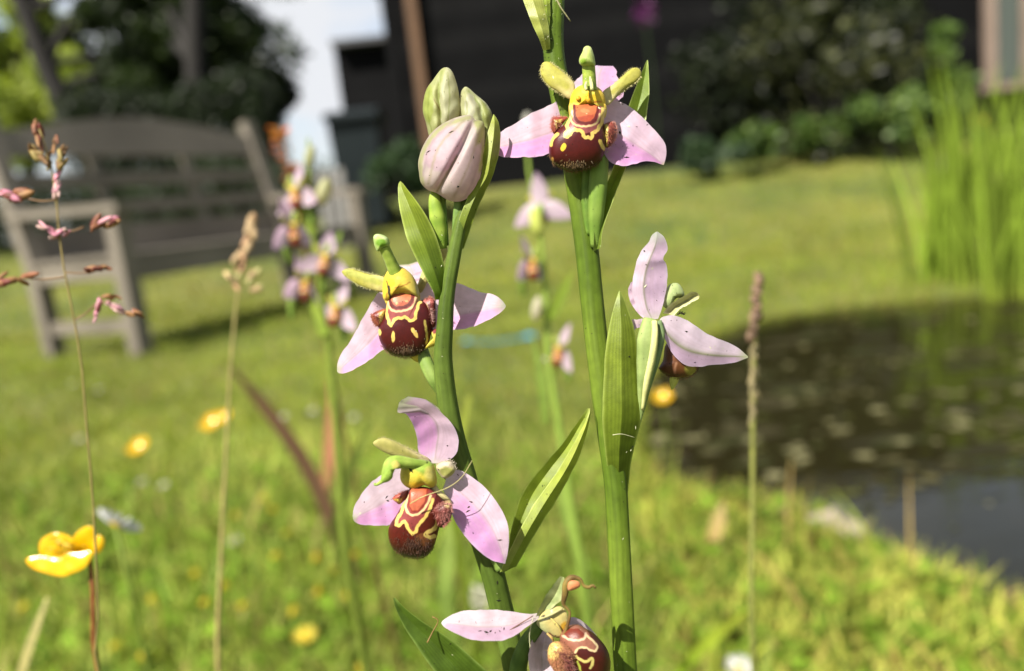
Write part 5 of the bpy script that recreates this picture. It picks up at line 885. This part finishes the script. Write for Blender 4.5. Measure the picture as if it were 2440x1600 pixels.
# ================================================================== OTHER PLANTS
def wild(px, py, d): return W(px, py, d)
def to_ground(p, dx=0.0, dy=0.0): return np.array([p[0] + dx, p[1] + dy, float(height(p[0] + dx, p[1] + dy)[0]) - .005])
def split_long(P, r):
    P = [np.asarray(p, float) for p in P]; r = list(np.broadcast_to(np.asarray(r, float), (len(P),))) if np.ndim(r) == 0 else list(np.interp(np.linspace(0, 1, len(P)), np.linspace(0, 1, len(r)), r)); d = [np.linalg.norm(b - a) for a, b in zip(P[:-1], P[1:])]; md = sorted(d)[len(d) // 2]; Po, Ro = [P[0]], [r[0]]
    for i, dd_ in enumerate(d):
        k = int(min(8, max(1, round(dd_ / (md * 1.2)))))
        for j in range(1, k + 1): Po.append(P[i] + (P[i + 1] - P[i]) * j / k); Ro.append(r[i] + (r[i + 1] - r[i]) * j / k)
    return np.array(Po), np.array(Ro)
def tubecol(P, r, c1, c2, n=24, seg=8, flat=1.0):
    if len(P) > 3: P, r = split_long(P, r)
    Q = rs(np.asarray(P, float), n); rr = np.interp(np.linspace(0, 1, n), np.linspace(0, 1, len(np.atleast_1d(r))), np.atleast_1d(r))
    V, F = sweep(Q, rr, seg, flat); u = np.r_[np.repeat(np.linspace(0, 1, n), seg), 0, 1]; return V, F, mixc(np.asarray(c1), np.asarray(c2), u)
def ellip(c, ax, rx, ry, colr, seg=10, n=9):
    """ellipsoid: ax long axis vector (full half length), rx across"""
    ax = np.asarray(ax, float); t = np.linspace(-1, 1, n); P = np.asarray(c) + t[:, None] * ax; r = rx * np.sqrt(np.clip(1 - t * t, .003, 1))
    V, F = sweep(P, r, seg, ry); return V, F, np.tile(np.asarray(colr), (len(V), 1))

# ---- two more bee orchids, out of focus
def back_flower(o, px, py, d, yaw, roll, k=1.0, pitch=0.0, dark=False):
    M = R @ np.array(Matrix.Rotation(rad(yaw), 3, 'Y') @ Matrix.Rotation(rad(pitch), 3, 'X') @ Matrix.Rotation(rad(roll), 3, 'Z')); c = W(px, py, d)
    tr = lambda q: np.asarray(q, float) * 1e-3 * k @ M.T + c
    V, F, C = tubecol(tr([(0, 0, -1), (0, -3, -3), (1, -9, -4), (2, -14, -4)]), np.array([1.2, 1.7, 1.6, 1]) * 1e-3 * k, S(150, 176, 80), S(120, 150, 60), 12, 8)
    f = o.add(None, 'flower', (V, F, C), M_stem)
    for ang, Ls, Wd, zb in ((92, 13.5, 7.5, -3), (208, 14.5, 8, 2), (332, 14.5, 8, 2)):
        u = np.linspace(0, 1, 12); vv = np.linspace(-1, 1, 7); a = rad(ang); dx, dy = math.cos(a), math.sin(a); P = []
        for q in u:
            wv = Wd / 2 * math.sin(math.pi * min(1, .12 + .88 * q ** .8)) ** .8 if q < 1 else .1
            for e in vv: P.append((dx * Ls * q - dy * wv * e, dy * Ls * q + dx * wv * e, zb * q * q + 1.2 * (e * e - .5) * (1 - q)))
        o.add(f, 'sepal', (tr(P), grid_faces(12, 7), mixc(S(244, 226, 236), S(234, 196, 226), np.tile(np.abs(vv), 12) * .2 + np.repeat(u, 7) * .6)), M_petal)
    for s in (-1, 1):
        o.add(f, 'petal', ellip(tr((s * 3.4, 3.2, 1.5)), tr((s * 5.8, 5.6, 2)) - tr((s * 3.4, 3.2, 1.5)), 1.1e-3 * k, .6, fz), M_fuzz)
    o.add(f, 'column', join(ellip(tr((0, .8, 2.5)), tr((0, 3, 3)) - tr((0, .8, 2.5)), 1.9e-3 * k, .8, S(240, 206, 96)), ellip(tr((0, 5, 3.6)), tr((0, 7.5, 4.2)) - tr((0, 5, 3.6)), 1.2e-3 * k, 1, S(184, 204, 96))), M_fuzz)
    V, F, C = ellip(tr((0, -3.8, 2.2)), tr((0, -7.6, 2.8)) - tr((0, -3.8, 2.2)), 2.8e-3 * k, .8, S(130, 62, 44), 14, 15)
    t = np.clip(np.linspace(-1, 1, 15), -1, 1); tt = np.r_[np.repeat(t, 14), -1, 1]; C = mixc2(C, S(190, 90, 56), (tt < -.45).astype(float)); C = mixc2(C, S(240, 206, 120), np.exp(-((tt + .22) / .12) ** 2))
    o.add(f, 'lip', (V, F, C), M_lip)
def bud_geo(px, py, d, ax_px, w_, c): a = W(px, py, d); b = W(px + ax_px[0], py + ax_px[1], d); return ellip(a, b - a, w_ * d / FPX, .9, S(*c))
def blade_px(pts, wd, d, c1, c2, twist=0.0, n=24, fold=.2):
    """flat blade along pixel points at a distance; wd in px"""
    p = np.array([(q[0], q[1], (q[2] if len(q) > 2 else d)) for q in pts], float); Q = rs(p, n); P = W(Q[:, 0], Q[:, 1], Q[:, 2]); T = np.gradient(Q[:, :2], axis=0); T /= np.linalg.norm(T, axis=1)[:, None]
    u = np.linspace(0, 1, n); ww = np.interp(u, np.linspace(0, 1, len(np.atleast_1d(wd))), np.atleast_1d(wd)) / 2 * Q[:, 2] / FPX
    s = (np.stack([-T[:, 1] * 0 - T[:, 1], -T[:, 0]], 1)); s3 = s[:, :1] * R[:, 0] + s[:, 1:] * R[:, 1] + twist * R[:, 2]
    V = np.stack([P - s3 * ww[:, None], P - R[:, 2] * fold * ww[:, None], P + s3 * ww[:, None]], 1).reshape(-1, 3)
    C = np.repeat(mixc(S(*c1), S(*c2), u), 3, 0); C[2::3] *= .8
    return V, grid_faces(n, 3), C
DB = .335
BO = Orchid((800, 1300), DB, 'blurred bee orchid with many small flowers standing before the bench', 'B1')
tp = W(735, 330, DB); gb = to_ground(W(835, 1400, DB), .0, .02); BO.t.location = gb + [0, 0, .005]; BO.base = np.array(BO.t.location)
BO.add(None, 'stem', tubecol([gb, (gb + W(830, 1380, DB)) / 2, W(822, 1300, DB), W(800, 1000, DB), W(786, 850, DB), W(765, 700, DB), W(748, 560, DB), W(737, 440, DB), tp], np.array([2.0, 2.0, 1.9, 1.8, 1.7, 1.6, 1.4, 1.1, .5]) * 1e-3, S(96, 112, 44), S(136, 154, 60), 50, 10), M_stem)
for a in ((712, 462, DB - .004, -35, 8, .95), (690, 548, DB - .003, 62, 10, 1.0), (775, 620, DB - .006, 12, -12, .9), (715, 680, DB - .002, 68, -8, 1.0), (808, 740, DB - .004, -30, -10, .95)):
    back_flower(BO, *a)
BO.add(None, 'bud', bud_geo(771, 458, DB - .004, (10, -34), 18, (214, 216, 160)), M_petal)
BO.add(None, 'bud', bud_geo(738, 375, DB, (6, -30), 12, (206, 210, 150)), M_petal)
BO.add(None, 'bract', blade_px([(775, 800), (748, 735), (735, 690)], [24, 30, 4], DB - .003, (150, 176, 60), (176, 196, 80)), M_leaf)
BO.add(None, 'bract', blade_px([(745, 560), (722, 490), (735, 430)], [16, 24, 3], DB - .003, (140, 166, 50), (190, 190, 70)), M_leaf)
BO.add(None, 'bract', blade_px([(770, 640), (800, 580), (815, 545)], [16, 22, 3], DB - .002, (130, 156, 60), (150, 176, 80)), M_leaf)
DC = .34
CO = Orchid((1330, 1000), DC, 'slender blurred bee orchid between the two sharp orchids', 'B2')
gb = to_ground(W(1400, 1420, DC), 0, .02); CO.t.location = gb + [0, 0, .005]; CO.base = np.array(CO.t.location)
CO.add(None, 'stem', tubecol([gb, (gb + W(1398, 1400, DC)) / 2, W(1385, 1350, DC), W(1352, 1150, DC), W(1330, 1000, DC), W(1308, 850, DC), W(1300, 700, DC), W(1288, 560, DC), W(1262, 420, DC), W(1252, 290, DC)], np.array([2.2, 2.1, 2.0, 2.0, 1.9, 1.7, 1.5, 1.2, .9, .4]) * 1e-3, S(120, 148, 60), S(150, 176, 74), 50, 10), M_stem)
for a in ((1288, 490, DC - .004, 165, -8, 1.0), (1258, 630, DC - .004, 58, 4, .95), (1340, 838, DC - .004, -62, -12, .9)): back_flower(CO, *a)
CO.add(None, 'ovary', bud_geo(1279, 530, DC - .010, (-8, -36), 17, (196, 206, 100)), M_stem)
CO.add(None, 'bud', bud_geo(1279, 735, DC - .006, (6, -30), 13, (230, 226, 190)), M_petal)
CO.add(None, 'bud', bud_geo(1255, 285, DC, (3, -18), 10, (206, 206, 190)), M_petal)
CO.add(None, 'bract', blade_px([(1312, 760), (1340, 700), (1368, 640)], [18, 28, 3], DC - .004, (130, 156, 44), (150, 172, 60)), M_leaf)
CO.add(None, 'bract', blade_px([(1300, 1010), (1290, 900), (1268, 800)], [20, 26, 3], DC - .002, (130, 156, 60), (150, 176, 80)), M_leaf)
# orange hawkweed behind
dO = .52; p = W(668, 322, dO); b = to_ground(p, .03, .04); t = thing('orange_flower', b + [0, 0, .005], 'bright orange flower head between the bench post and the sky', 'flower')
V, F, C = tubecol([b, (b + p) / 2 + [-.004, 0, 0], W(690, 420, dO), p], np.array([1.6, 1.5, 1.3, 1.2]) * 1e-3, S(120, 110, 60), S(130, 90, 60)); part(t, 'stalk', V, F, M_stem, C)
V, F, C = leaves(p + rng.normal(size=(60, 3)) * .0022, .006, S(236, 110, 50, .5), S(250, 190, 90, .5), .6); part(t, 'head', V, F, M_white, C, False, kind='stuff')
V, F, C = leaves(W(694, 405, dO) + rng.normal(size=(40, 3)) * [.003, .003, .006], .006, S(190, 120, 90), S(206, 150, 110), .5); part(t, 'seed_head', V, F, M_white, C, False, kind='stuff')

# ---- grass stalks in flower
def spikelet(t, cr, d, c, v, ln, cols, n=6, fat=.12):
    q = cr([c])[0]; v = np.asarray(v, float); v = v / np.linalg.norm(v); L2 = ln * cr.k; G = []
    for i in range(n):
        s = random.uniform(-.5, .35); off = rng.normal(size=2) * L2 * .07; an = random.gauss(0, .32); vv = np.array([v[0] * math.cos(an) - v[1] * math.sin(an), v[0] * math.sin(an) + v[1] * math.cos(an)])
        a = q[:2] + v * L2 * s + off; h = L2 * random.uniform(.22, .36); A = W(a[0], a[1], d + random.uniform(-1, 1) * .0012); B = W(a[0] + vv[0] * h, a[1] + vv[1] * h, d + random.uniform(-1, 1) * .001)
        G.append(ellip(A, B - A, L2 * fat * random.uniform(.6, 1) * d / FPX, .7, S(*random.choice(cols)) * random.uniform(.8, 1.15), 8, 7))
    g_ = join(*G); part(t, 'spikelet', g_[0], g_[1], M_straw, g_[2])
cH = Crop(0, 250, 500 / 1201); dG = .168
BRo, PNK, OLV = [(150, 96, 66), (126, 66, 56), (176, 130, 84)], [(232, 170, 180), (214, 140, 160), (240, 200, 190), (170, 96, 100)], [(150, 124, 66), (176, 156, 90), (130, 96, 56)]
st = [(225, 140), (290, 330), (310, 430), (328, 600), (345, 800), (378, 1000), (425, 1230), (468, 1500)]
P = [W(*cH([q])[0][:2], dG) for q in st] + [W(205, 1000, dG), W(222, 1200, dG), W(232, 1400, dG), W(238, 1620, dG)]; b = to_ground(P[-1], .01, .03)
t = thing('grass_stalk', b + [0, 0, .005], 'tall meadow grass stalk with pinkish spikelets in front of the bench', 'grass')
V, F, C = tubecol(P + [b], np.array([2, 2.2, 2.4, 2.6, 2.8, 3, 3.4, 3.6, 4, 4, 4, 4, 4.4]) * dG / FPX, S(160, 140, 84), S(130, 150, 60), 70, 8); part(t, 'stem', V, F, M_straw, C)
for c, v, ln, cols in (((228, 170), (-.1, -1), 150, BRo), ((205, 280), (-.6, -.8), 140, OLV), ((312, 225), (.2, -1), 90, BRo), ((345, 320), (.3, -1), 150, OLV), ((275, 300), (0, -1), 110, OLV), ((330, 455), (.25, -1), 130, PNK[:3]), ((95, 522), (-1, -.12), 210, BRo + PNK[1:2]), ((15, 505), (-1, -.1), 120, PNK), ((262, 700), (-.7, -.5), 110, PNK), ((345, 730), (.9, -.4), 110, PNK[:3]),
                       ((600, 670), (.95, -.25), 190, BRo + PNK[:2]), ((575, 942), (1, -.1), 130, BRo), ((60, 1005), (-1, .15), 180, BRo), ((550, 1185), (-.2, .6), 110, PNK), ((665, 1160), (.3, .2), 130, PNK[:3]), ((640, 1098), (1, 0), 90, BRo), ((775, 1190), (1, .05), 120, BRo + PNK[:1])):
    spikelet(t, cH, dG, c, v, ln, cols, 8 if ln > 120 else 7)
for a, b_ in (((320, 545), (150, 535)), ((345, 780), (320, 720)), ((370, 960), (560, 945)), ((375, 985), (120, 990)), ((430, 1230), (560, 1130)), ((560, 1130), (650, 1110)), ((360, 720), (480, 700))):
    m = ((a[0] + b_[0]) / 2, (a[1] + b_[1]) / 2 + 12); V, F, C = tubecol([W(*cH([q])[0][:2], dG) for q in (a, m, b_)], 2.0 * dG / FPX, S(160, 130, 90), S(150, 110, 80), 8, 6); part(t, 'branchlet', V, F, M_straw, C)
dG2 = .27; P = [W(*q, dG2) for q in ((602, 525), (585, 590), (572, 650), (558, 780), (548, 900), (538, 1100), (528, 1300), (522, 1620))]; b = to_ground(P[-1], .01, .03)
t = thing('grass_stalk', b + [0, 0, .005], 'straw-coloured grass stalk with one narrow tan spike below the bench seat', 'grass')
V, F, C = tubecol(P + [b], np.array([2, 3, 3.5, 4.5, 5.5, 6.5, 6.5, 6.5, 7]) * dG2 / FPX, S(190, 176, 110), S(170, 150, 90), 60, 8); part(t, 'stem', V, F, M_straw, C)
for c, v, ln in (((600, 545), (.15, -1), 70), ((584, 590), (.3, -1), 70), ((576, 625), (.1, -1), 60), ((548, 662), (-.5, -.6), 46), ((603, 658), (.5, -.7), 46), ((612, 692), (.7, -.4), 40)): spikelet(t, cS, dG2, c, v, ln, [(206, 176, 130), (190, 150, 110), (206, 196, 130)], 6, .15)
dG3 = .26; P = [W(*q, dG3) for q in ((1808, 655), (1802, 740), (1796, 860), (1794, 1000), (1793, 1200), (1791, 1480))]; b = to_ground(P[-1] + 0, .01, .03)
t = thing('grass_stalk', b + [0, 0, .005], 'upright grass stalk with a dull brown cylindrical head in front of the pond', 'grass')
V, F, C = tubecol(P + [b], np.array([3, 5, 6, 7, 8.5, 8.5, 9]) * dG3 / FPX, S(150, 150, 76), S(110, 136, 60), 60, 8); part(t, 'stem', V, F, M_straw, C)
for k in range(16): spikelet(t, cS, dG3, (1808 - k * .9 + random.uniform(-2, 2), 665 + k * 8.5), (random.uniform(-.3, .3), -1), 40, [(132, 106, 84), (150, 122, 96), (116, 94, 74)], 5, .24)
for k in range(12): spikelet(t, cS, dG3, (1796 - k * .2, 815 + k * 16), (random.uniform(-.2, .2), -1), 38, [(176, 164, 120), (160, 146, 104)], 4, .18)
# ---- dry leaves and blades
def dep(p): return float((np.asarray(p) - CAM) @ -R[:, 2])
def blade_thing(nm, label, pts, wd, d, c1, c2, mat=M_straw, cat='grass', ground=True):
    V, F, C = blade_px(pts, wd, d, c1, c2); 
    q = pts[0]; base = W(q[0], q[1], q[2] if len(q) > 2 else d); b = to_ground(base, .0, .02) if ground else base
    if ground:
        n0 = len(V); u = np.linspace(0, 1, 8)[:-1, None]; half = (V[2] - V[0]) / 2
        low = b * (1 - u) + base * u + np.array([0, .015, 0]) * np.sin(np.pi * u); V0 = np.stack([low - half * (.35 + .65 * u), low - half * 0 + (V[1] - base), low + half * (.35 + .65 * u)], 1).reshape(-1, 3)
        V = np.vstack([V0, V]); F = grid_faces(len(V) // 3, 3); C = np.vstack([np.tile(C[:1], (len(V0), 1)), C])
    return single(nm, V, F, mat, label, cat, None, C, base=b)
blade_thing('dry_leaf_blade', 'long dull brown dead blade leaning across the grass', [(x, y, dep(onz(868, 1440)) * (1 - .022 * k)) for k, (x, y) in enumerate([(868, 1440), (830, 1345), (790, 1240), (740, 1130), (680, 1035), (610, 945), (552, 878)])], [30, 34, 36, 36, 34, 28, 8], .30, (120, 92, 66), (150, 112, 88), ground=False)
blade_thing('dry_leaf_blade', 'salmon and rust coloured dead leaf standing behind the leaning brown blade', [(x, y, dep(onz(766, 1235))) for x, y in ((766, 1235), (780, 1130), (790, 1040), (792, 960), (786, 905))], [14, 26, 32, 26, 5], .36, (186, 126, 92), (200, 130, 100), ground=False)
blade_thing('dry_leaf_blade', 'dark rust half of the dead leaf clinging to the salmon leaf', [(x, y, dep(onz(766, 1235)) + .012) for x, y in ((772, 1225), (792, 1130), (804, 1050), (804, 985))], [12, 22, 22, 5], .36, (96, 44, 30), (120, 60, 40), ground=False)
blade_thing('wild_sedge', 'dark olive grass blade rising beside the rust coloured leaf', [(800, 1250), (840, 1100), (890, 1000)], [26, 24, 4], .42, (90, 104, 40), (110, 124, 50), M_grass)
blade_thing('straw', 'pale straw blade in the grass under the big buttercup', [(40, 1640), (70, 1540), (112, 1425)], [20, 22, 8], .30, (190, 180, 110), (206, 196, 130))
blade_thing('wild_sedge', 'short yellow-green leaf tip between the stems of the sharp orchids', [(1082, 1230), (1092, 1080), (1118, 945)], [18, 26, 14], .34, (130, 150, 50), (176, 186, 80), M_grass)
blade_thing('straw', 'beige dead reed standing at the edge of the pond', [(1700, 1290), (1712, 1240), (1722, 1200)], [30, 34, 10], .95, (206, 176, 110), (214, 190, 130))
blade_thing('wild_sedge', 'bright lime grass blade bent towards the thin brown-headed stalk', [(1620, 1600), (1690, 1530), (1780, 1455)], [30, 30, 6], .55, (150, 180, 50), (190, 200, 70), M_grass)
blade_thing('wild_sedge', 'pale upright grass blade at the foot of the brown-headed stalk', [(1818, 1640), (1828, 1570), (1842, 1500)], [22, 20, 6], .5, (160, 180, 80), (190, 200, 100), M_grass)
blade_thing('wild_sedge', 'pale green blade at the foot of the slender blurred orchid', [(1392, 1360), (1350, 1210), (1318, 1080)], [26, 30, 6], .38, (150, 176, 80), (160, 186, 90), M_grass)
blade_thing('wild_sedge', 'broad green blade beside the stem of the slender blurred orchid', [(1060, 1420), (1068, 1300), (1075, 1220)], [34, 36, 8], .42, (150, 176, 84), (170, 190, 96), M_grass)

# ---- buttercups, daisies, trefoils, clover
cK = Crop(0, 900, 900 / 2007); dz = 72.0; dK = D0 + .072
stp = [W(*cK([q])[0][:2], dK) for q in ((478, 945), (484, 985), (492, 1080), (500, 1260), (522, 1580))]; b = to_ground(stp[-1], .01, .02)
t = thing('buttercup', b + [0, 0, .005], 'large glossy yellow buttercup on a brownish stalk with a daisy behind it', 'buttercup', 'buttercups')
V, F, C = tubecol(stp + [b], np.array([5, 5.5, 6, 7, 8, 8]) * dK / FPX, S(150, 84, 50), S(170, 140, 84), 40, 8); part(t, 'stalk', V, F, M_stem, C)
for ol, z_, tl in (([(212, 935), (214, 870), (268, 832), (320, 826), (378, 850), (402, 905), (380, 965), (250, 972)], dz + 3, (0, 0)),
                   ([(378, 905), (394, 842), (440, 800), (482, 789), (512, 820), (508, 885), (482, 945), (400, 985)], dz + 1.5, (0, .01)),
                   ([(492, 935), (500, 865), (528, 837), (554, 862), (548, 908), (518, 938)], dz + .5, (.01, 0)),
                   ([(137, 966), (200, 948), (300, 955), (400, 940), (486, 930), (450, 1000), (404, 1036), (330, 1058), (220, 1034), (160, 1006)], dz - 1.5, (0, -.012)),
                   ([(330, 950), (400, 930), (488, 925), (470, 990), (420, 1030), (350, 1040)], dz - 2.5, (0, -.01))):
    V, F, C = blob(cK, ol, z_, .4, .3, S(250, 190, 4, .62), [('grad', ol[0], ol[len(ol) // 2], S(252, 206, 12, .62))], tilt=tl, na=48, nf=12, nb=6, lump=.15); part(t, 'petal', V, F, M_gloss, C)
V, F, C = leaves(W(*cK([(345, 915)])[0][:2], dK) + rng.normal(size=(60, 3)) * [.0022, .001, .0012], .003, S(226, 180, 20), S(240, 206, 50), .25); part(t, 'stamen_ring', V, F, M_white, C, False, kind='stuff')
def flat_flower(nm, label, cat, group, px, py, z, r, npet, c1, c2, cc, mat, cup=.5, tilt=(-.3, -.5), aspect=.7, d=None):
    c = W(px, py, d) if d else onz(px, py, z); b = to_ground(c, random.uniform(-.01, .01), random.uniform(0, .02)); nrm = Vector((tilt[0], tilt[1], 1)).normalized(); t1 = np.array(nrm.orthogonal().normalized()); nrm = np.array(nrm); t2 = np.cross(nrm, t1)
    t = thing(nm, b + [0, 0, .005], label, cat, group)
    V, F, C = tubecol([b, (b + c) / 2 + [.003, 0, 0], c], r * .09, S(110, 130, 50), S(130, 150, 60), 10, 6); part(t, 'stalk', V, F, M_stem, C)
    for k in range(npet):
        a = 2 * math.pi * k / npet + random.uniform(-.1, .1); dr = t1 * math.cos(a) + t2 * math.sin(a); sd_ = np.cross(nrm, dr); P = []
        u = np.linspace(0, 1, 6); vv = np.linspace(-1, 1, 5); wd = r * aspect * (2.2 / npet if npet > 6 else .75)
        for q in u:
            ww = wd * (math.sin(math.pi * min(1, .15 + .8 * q)) ** .6 if q < 1 else .25)
            for e in vv: P.append(c + dr * r * q + sd_ * ww * e + nrm * (r * cup * q * q + r * .12 * e * e * (1 if cup > 0 else 0)))
        part(t, 'petal', np.array(P), grid_faces(6, 5), mat, np.tile(mixc(S(*c1), S(*c2), np.array([random.random()])), (30, 1)))
    V, F, C = ellip(c + nrm * r * .08, nrm * r * .16, r * .32, 1, S(*cc), 10, 7); part(t, 'centre', V, F, M_fuzz, C)
YB = ((248, 196, 16), (252, 208, 40), (226, 190, 40))
for px, py, d, r, lab in ((335, 1072, .80, .0115, 'small out-of-focus buttercup by itself on the lawn behind the big buttercup'), (510, 1014, .72, .011, 'small blurred buttercup crossing the straw-coloured grass stalk'), (536, 1000, .70, .008, 'half-open small buttercup touching its neighbour by the straw-coloured stalk'), (1580, 952, 1.0, .0125, 'small blurred buttercup at the edge of the pond below the turned-away flower')):
    flat_flower('buttercup', lab, 'buttercup', 'buttercups', px, py, 0, r, 5, *YB, M_gloss, .55, (-.2, -.6), .75, d)
WD = ((240, 240, 240), (250, 250, 250), (236, 200, 50))
flat_flower('daisy', 'white daisy tucked behind the big glossy buttercup', 'daisy', 'daisies', 276, 1254, 0, .0095, 18, *WD, M_white, .25, (.6, 1.1), .75, .34)
flat_flower('daisy', 'white daisy in the grass at the foot of the brown-headed stalk', 'daisy', 'daisies', 1762, 1592, 0, .010, 18, *WD, M_white, .2, (0, -.3), .75, .55)
for q in ((174, 915), (235, 930), (677, 994), (744, 981), (843, 996), (190, 1047), (340, 1150), (390, 1158), (70, 1160), (560, 1290)):
    flat_flower('daisy', 'tiny blurred daisy scattered on the open lawn', 'daisy', 'tiny daisies on the lawn', q[0], q[1], .04, .009, 12, (230, 232, 214), (246, 246, 236), (206, 190, 90), M_white, .2, (-.1, -.4), .75)
t0 = None
cx = W(1142, 1425, .62); b = to_ground(cx, .0, .02); t = thing('white_clover', b + [0, 0, .005], 'creamy white clover head behind the stem of the left sharp orchid', 'clover')
V, F, C = tubecol([b, (b + cx) / 2, cx], .001, S(110, 130, 50), S(130, 150, 60), 8, 6); part(t, 'stalk', V, F, M_stem, C)
dv = rng.normal(size=(150, 3)); dv /= np.linalg.norm(dv, axis=1)[:, None]; V, F, C = leaves(cx + dv * .0065, .006, S(226, 226, 190), S(244, 242, 220), .5); part(t, 'head', V, F, M_white, C, False, kind='stuff')
tref = [(1450, 700), (1520, 830), (1810, 780), (1680, 960), (1460, 950), (1040, 1040), (1090, 1190), (1690, 1140), (1850, 1155), (1770, 1040), (1890, 940), (1300, 1210), (805, 1180), (610, 1425), (755, 1480), (125, 1220), (1920, 1550), (1190, 1110), (1400, 640), (1250, 730), (1560, 1240)]
for X_, Y_ in tref:
    q = cK([(X_, Y_)])[0]; c = onz(q[0], q[1], random.uniform(.045, .075)); b = to_ground(c, random.uniform(-.01, .01), .01); dv = rng.normal(size=(22, 3)); dv /= np.linalg.norm(dv, axis=1)[:, None]
    g_ = join(tubecol([b, (b + c) / 2 + [.004, 0, 0], c], .0007, S(110, 130, 50), S(130, 150, 60), 6, 5), ellip(c, (0, 0, .004), .0042, 1, S(226, 200, 40), 9, 7), leaves(c + dv * .003, .005, S(236, 206, 30), S(246, 226, 60), .7))
    single('yellow_trefoil', g_[0], g_[1], M_white, 'small round yellow trefoil head in the meadow grass', 'trefoil', 'yellow trefoil heads in the grass', g_[2], base=b)
flat_flower('yellow_hawkbit', 'largest pale yellow flower low in the meadow grass among the trefoil heads', 'flower', None, 727, 1517, 0, .009, 14, (236, 214, 60), (244, 226, 90), (226, 190, 40), M_white, .2, (0, -.4), .8, .55)
# ---- blue twine on the lawn, pale stones on the bank
a = onz(1112, 814, .05); c = onz(1262, 802, .05); t = thing('blue_twine', to_ground((a + c) / 2), 'short piece of blue twine lying on the lawn', 'twine')
V, F, C = tubecol([a, (a + c) / 2 + [0, 0, -.008], c], .0027, (.03, .17, .22), (.025, .19, .28), 12, 8); part(t, 'strand', V, F, M_straw, C)
for p_, r_ in ((a, .0095), (c, .014)):
    V, F, C = ellip(p_, (c - a) / np.linalg.norm(c - a) * r_ * 1.5, r_ * .6, 1, (.03, .22, .36)); part(t, 'knot', V, F, M_straw, C)
for px, py, r, lab in ((1855, 1222, .016, 'smaller pale stone beside the stalk on the near bank of the pond'), (1978, 1252, .024, 'largest pale pinkish stone on the near bank of the pond'), (2030, 1268, .015, 'pale stone touching the end of the largest bank stone')):
    c = onz(px, py, -.005); n_ = 14; m_ = 9; V = []
    for i in range(m_):
        for j in range(n_):
            th_ = math.pi * i / (m_ - 1); ph_ = 2 * math.pi * j / n_; rr_ = r * (1 + .22 * math.sin(3 * ph_ + px) * math.sin(2 * th_) + .12 * math.cos(5 * ph_ + py))
            V.append(c + rr_ * np.array([1.35 * math.sin(th_) * math.cos(ph_), math.sin(th_) * math.sin(ph_), .8 * math.cos(th_)]))
    single('stone', np.array(V), grid_faces(m_, n_, True), M_stone, lab, 'stone', 'stones on the pond bank')
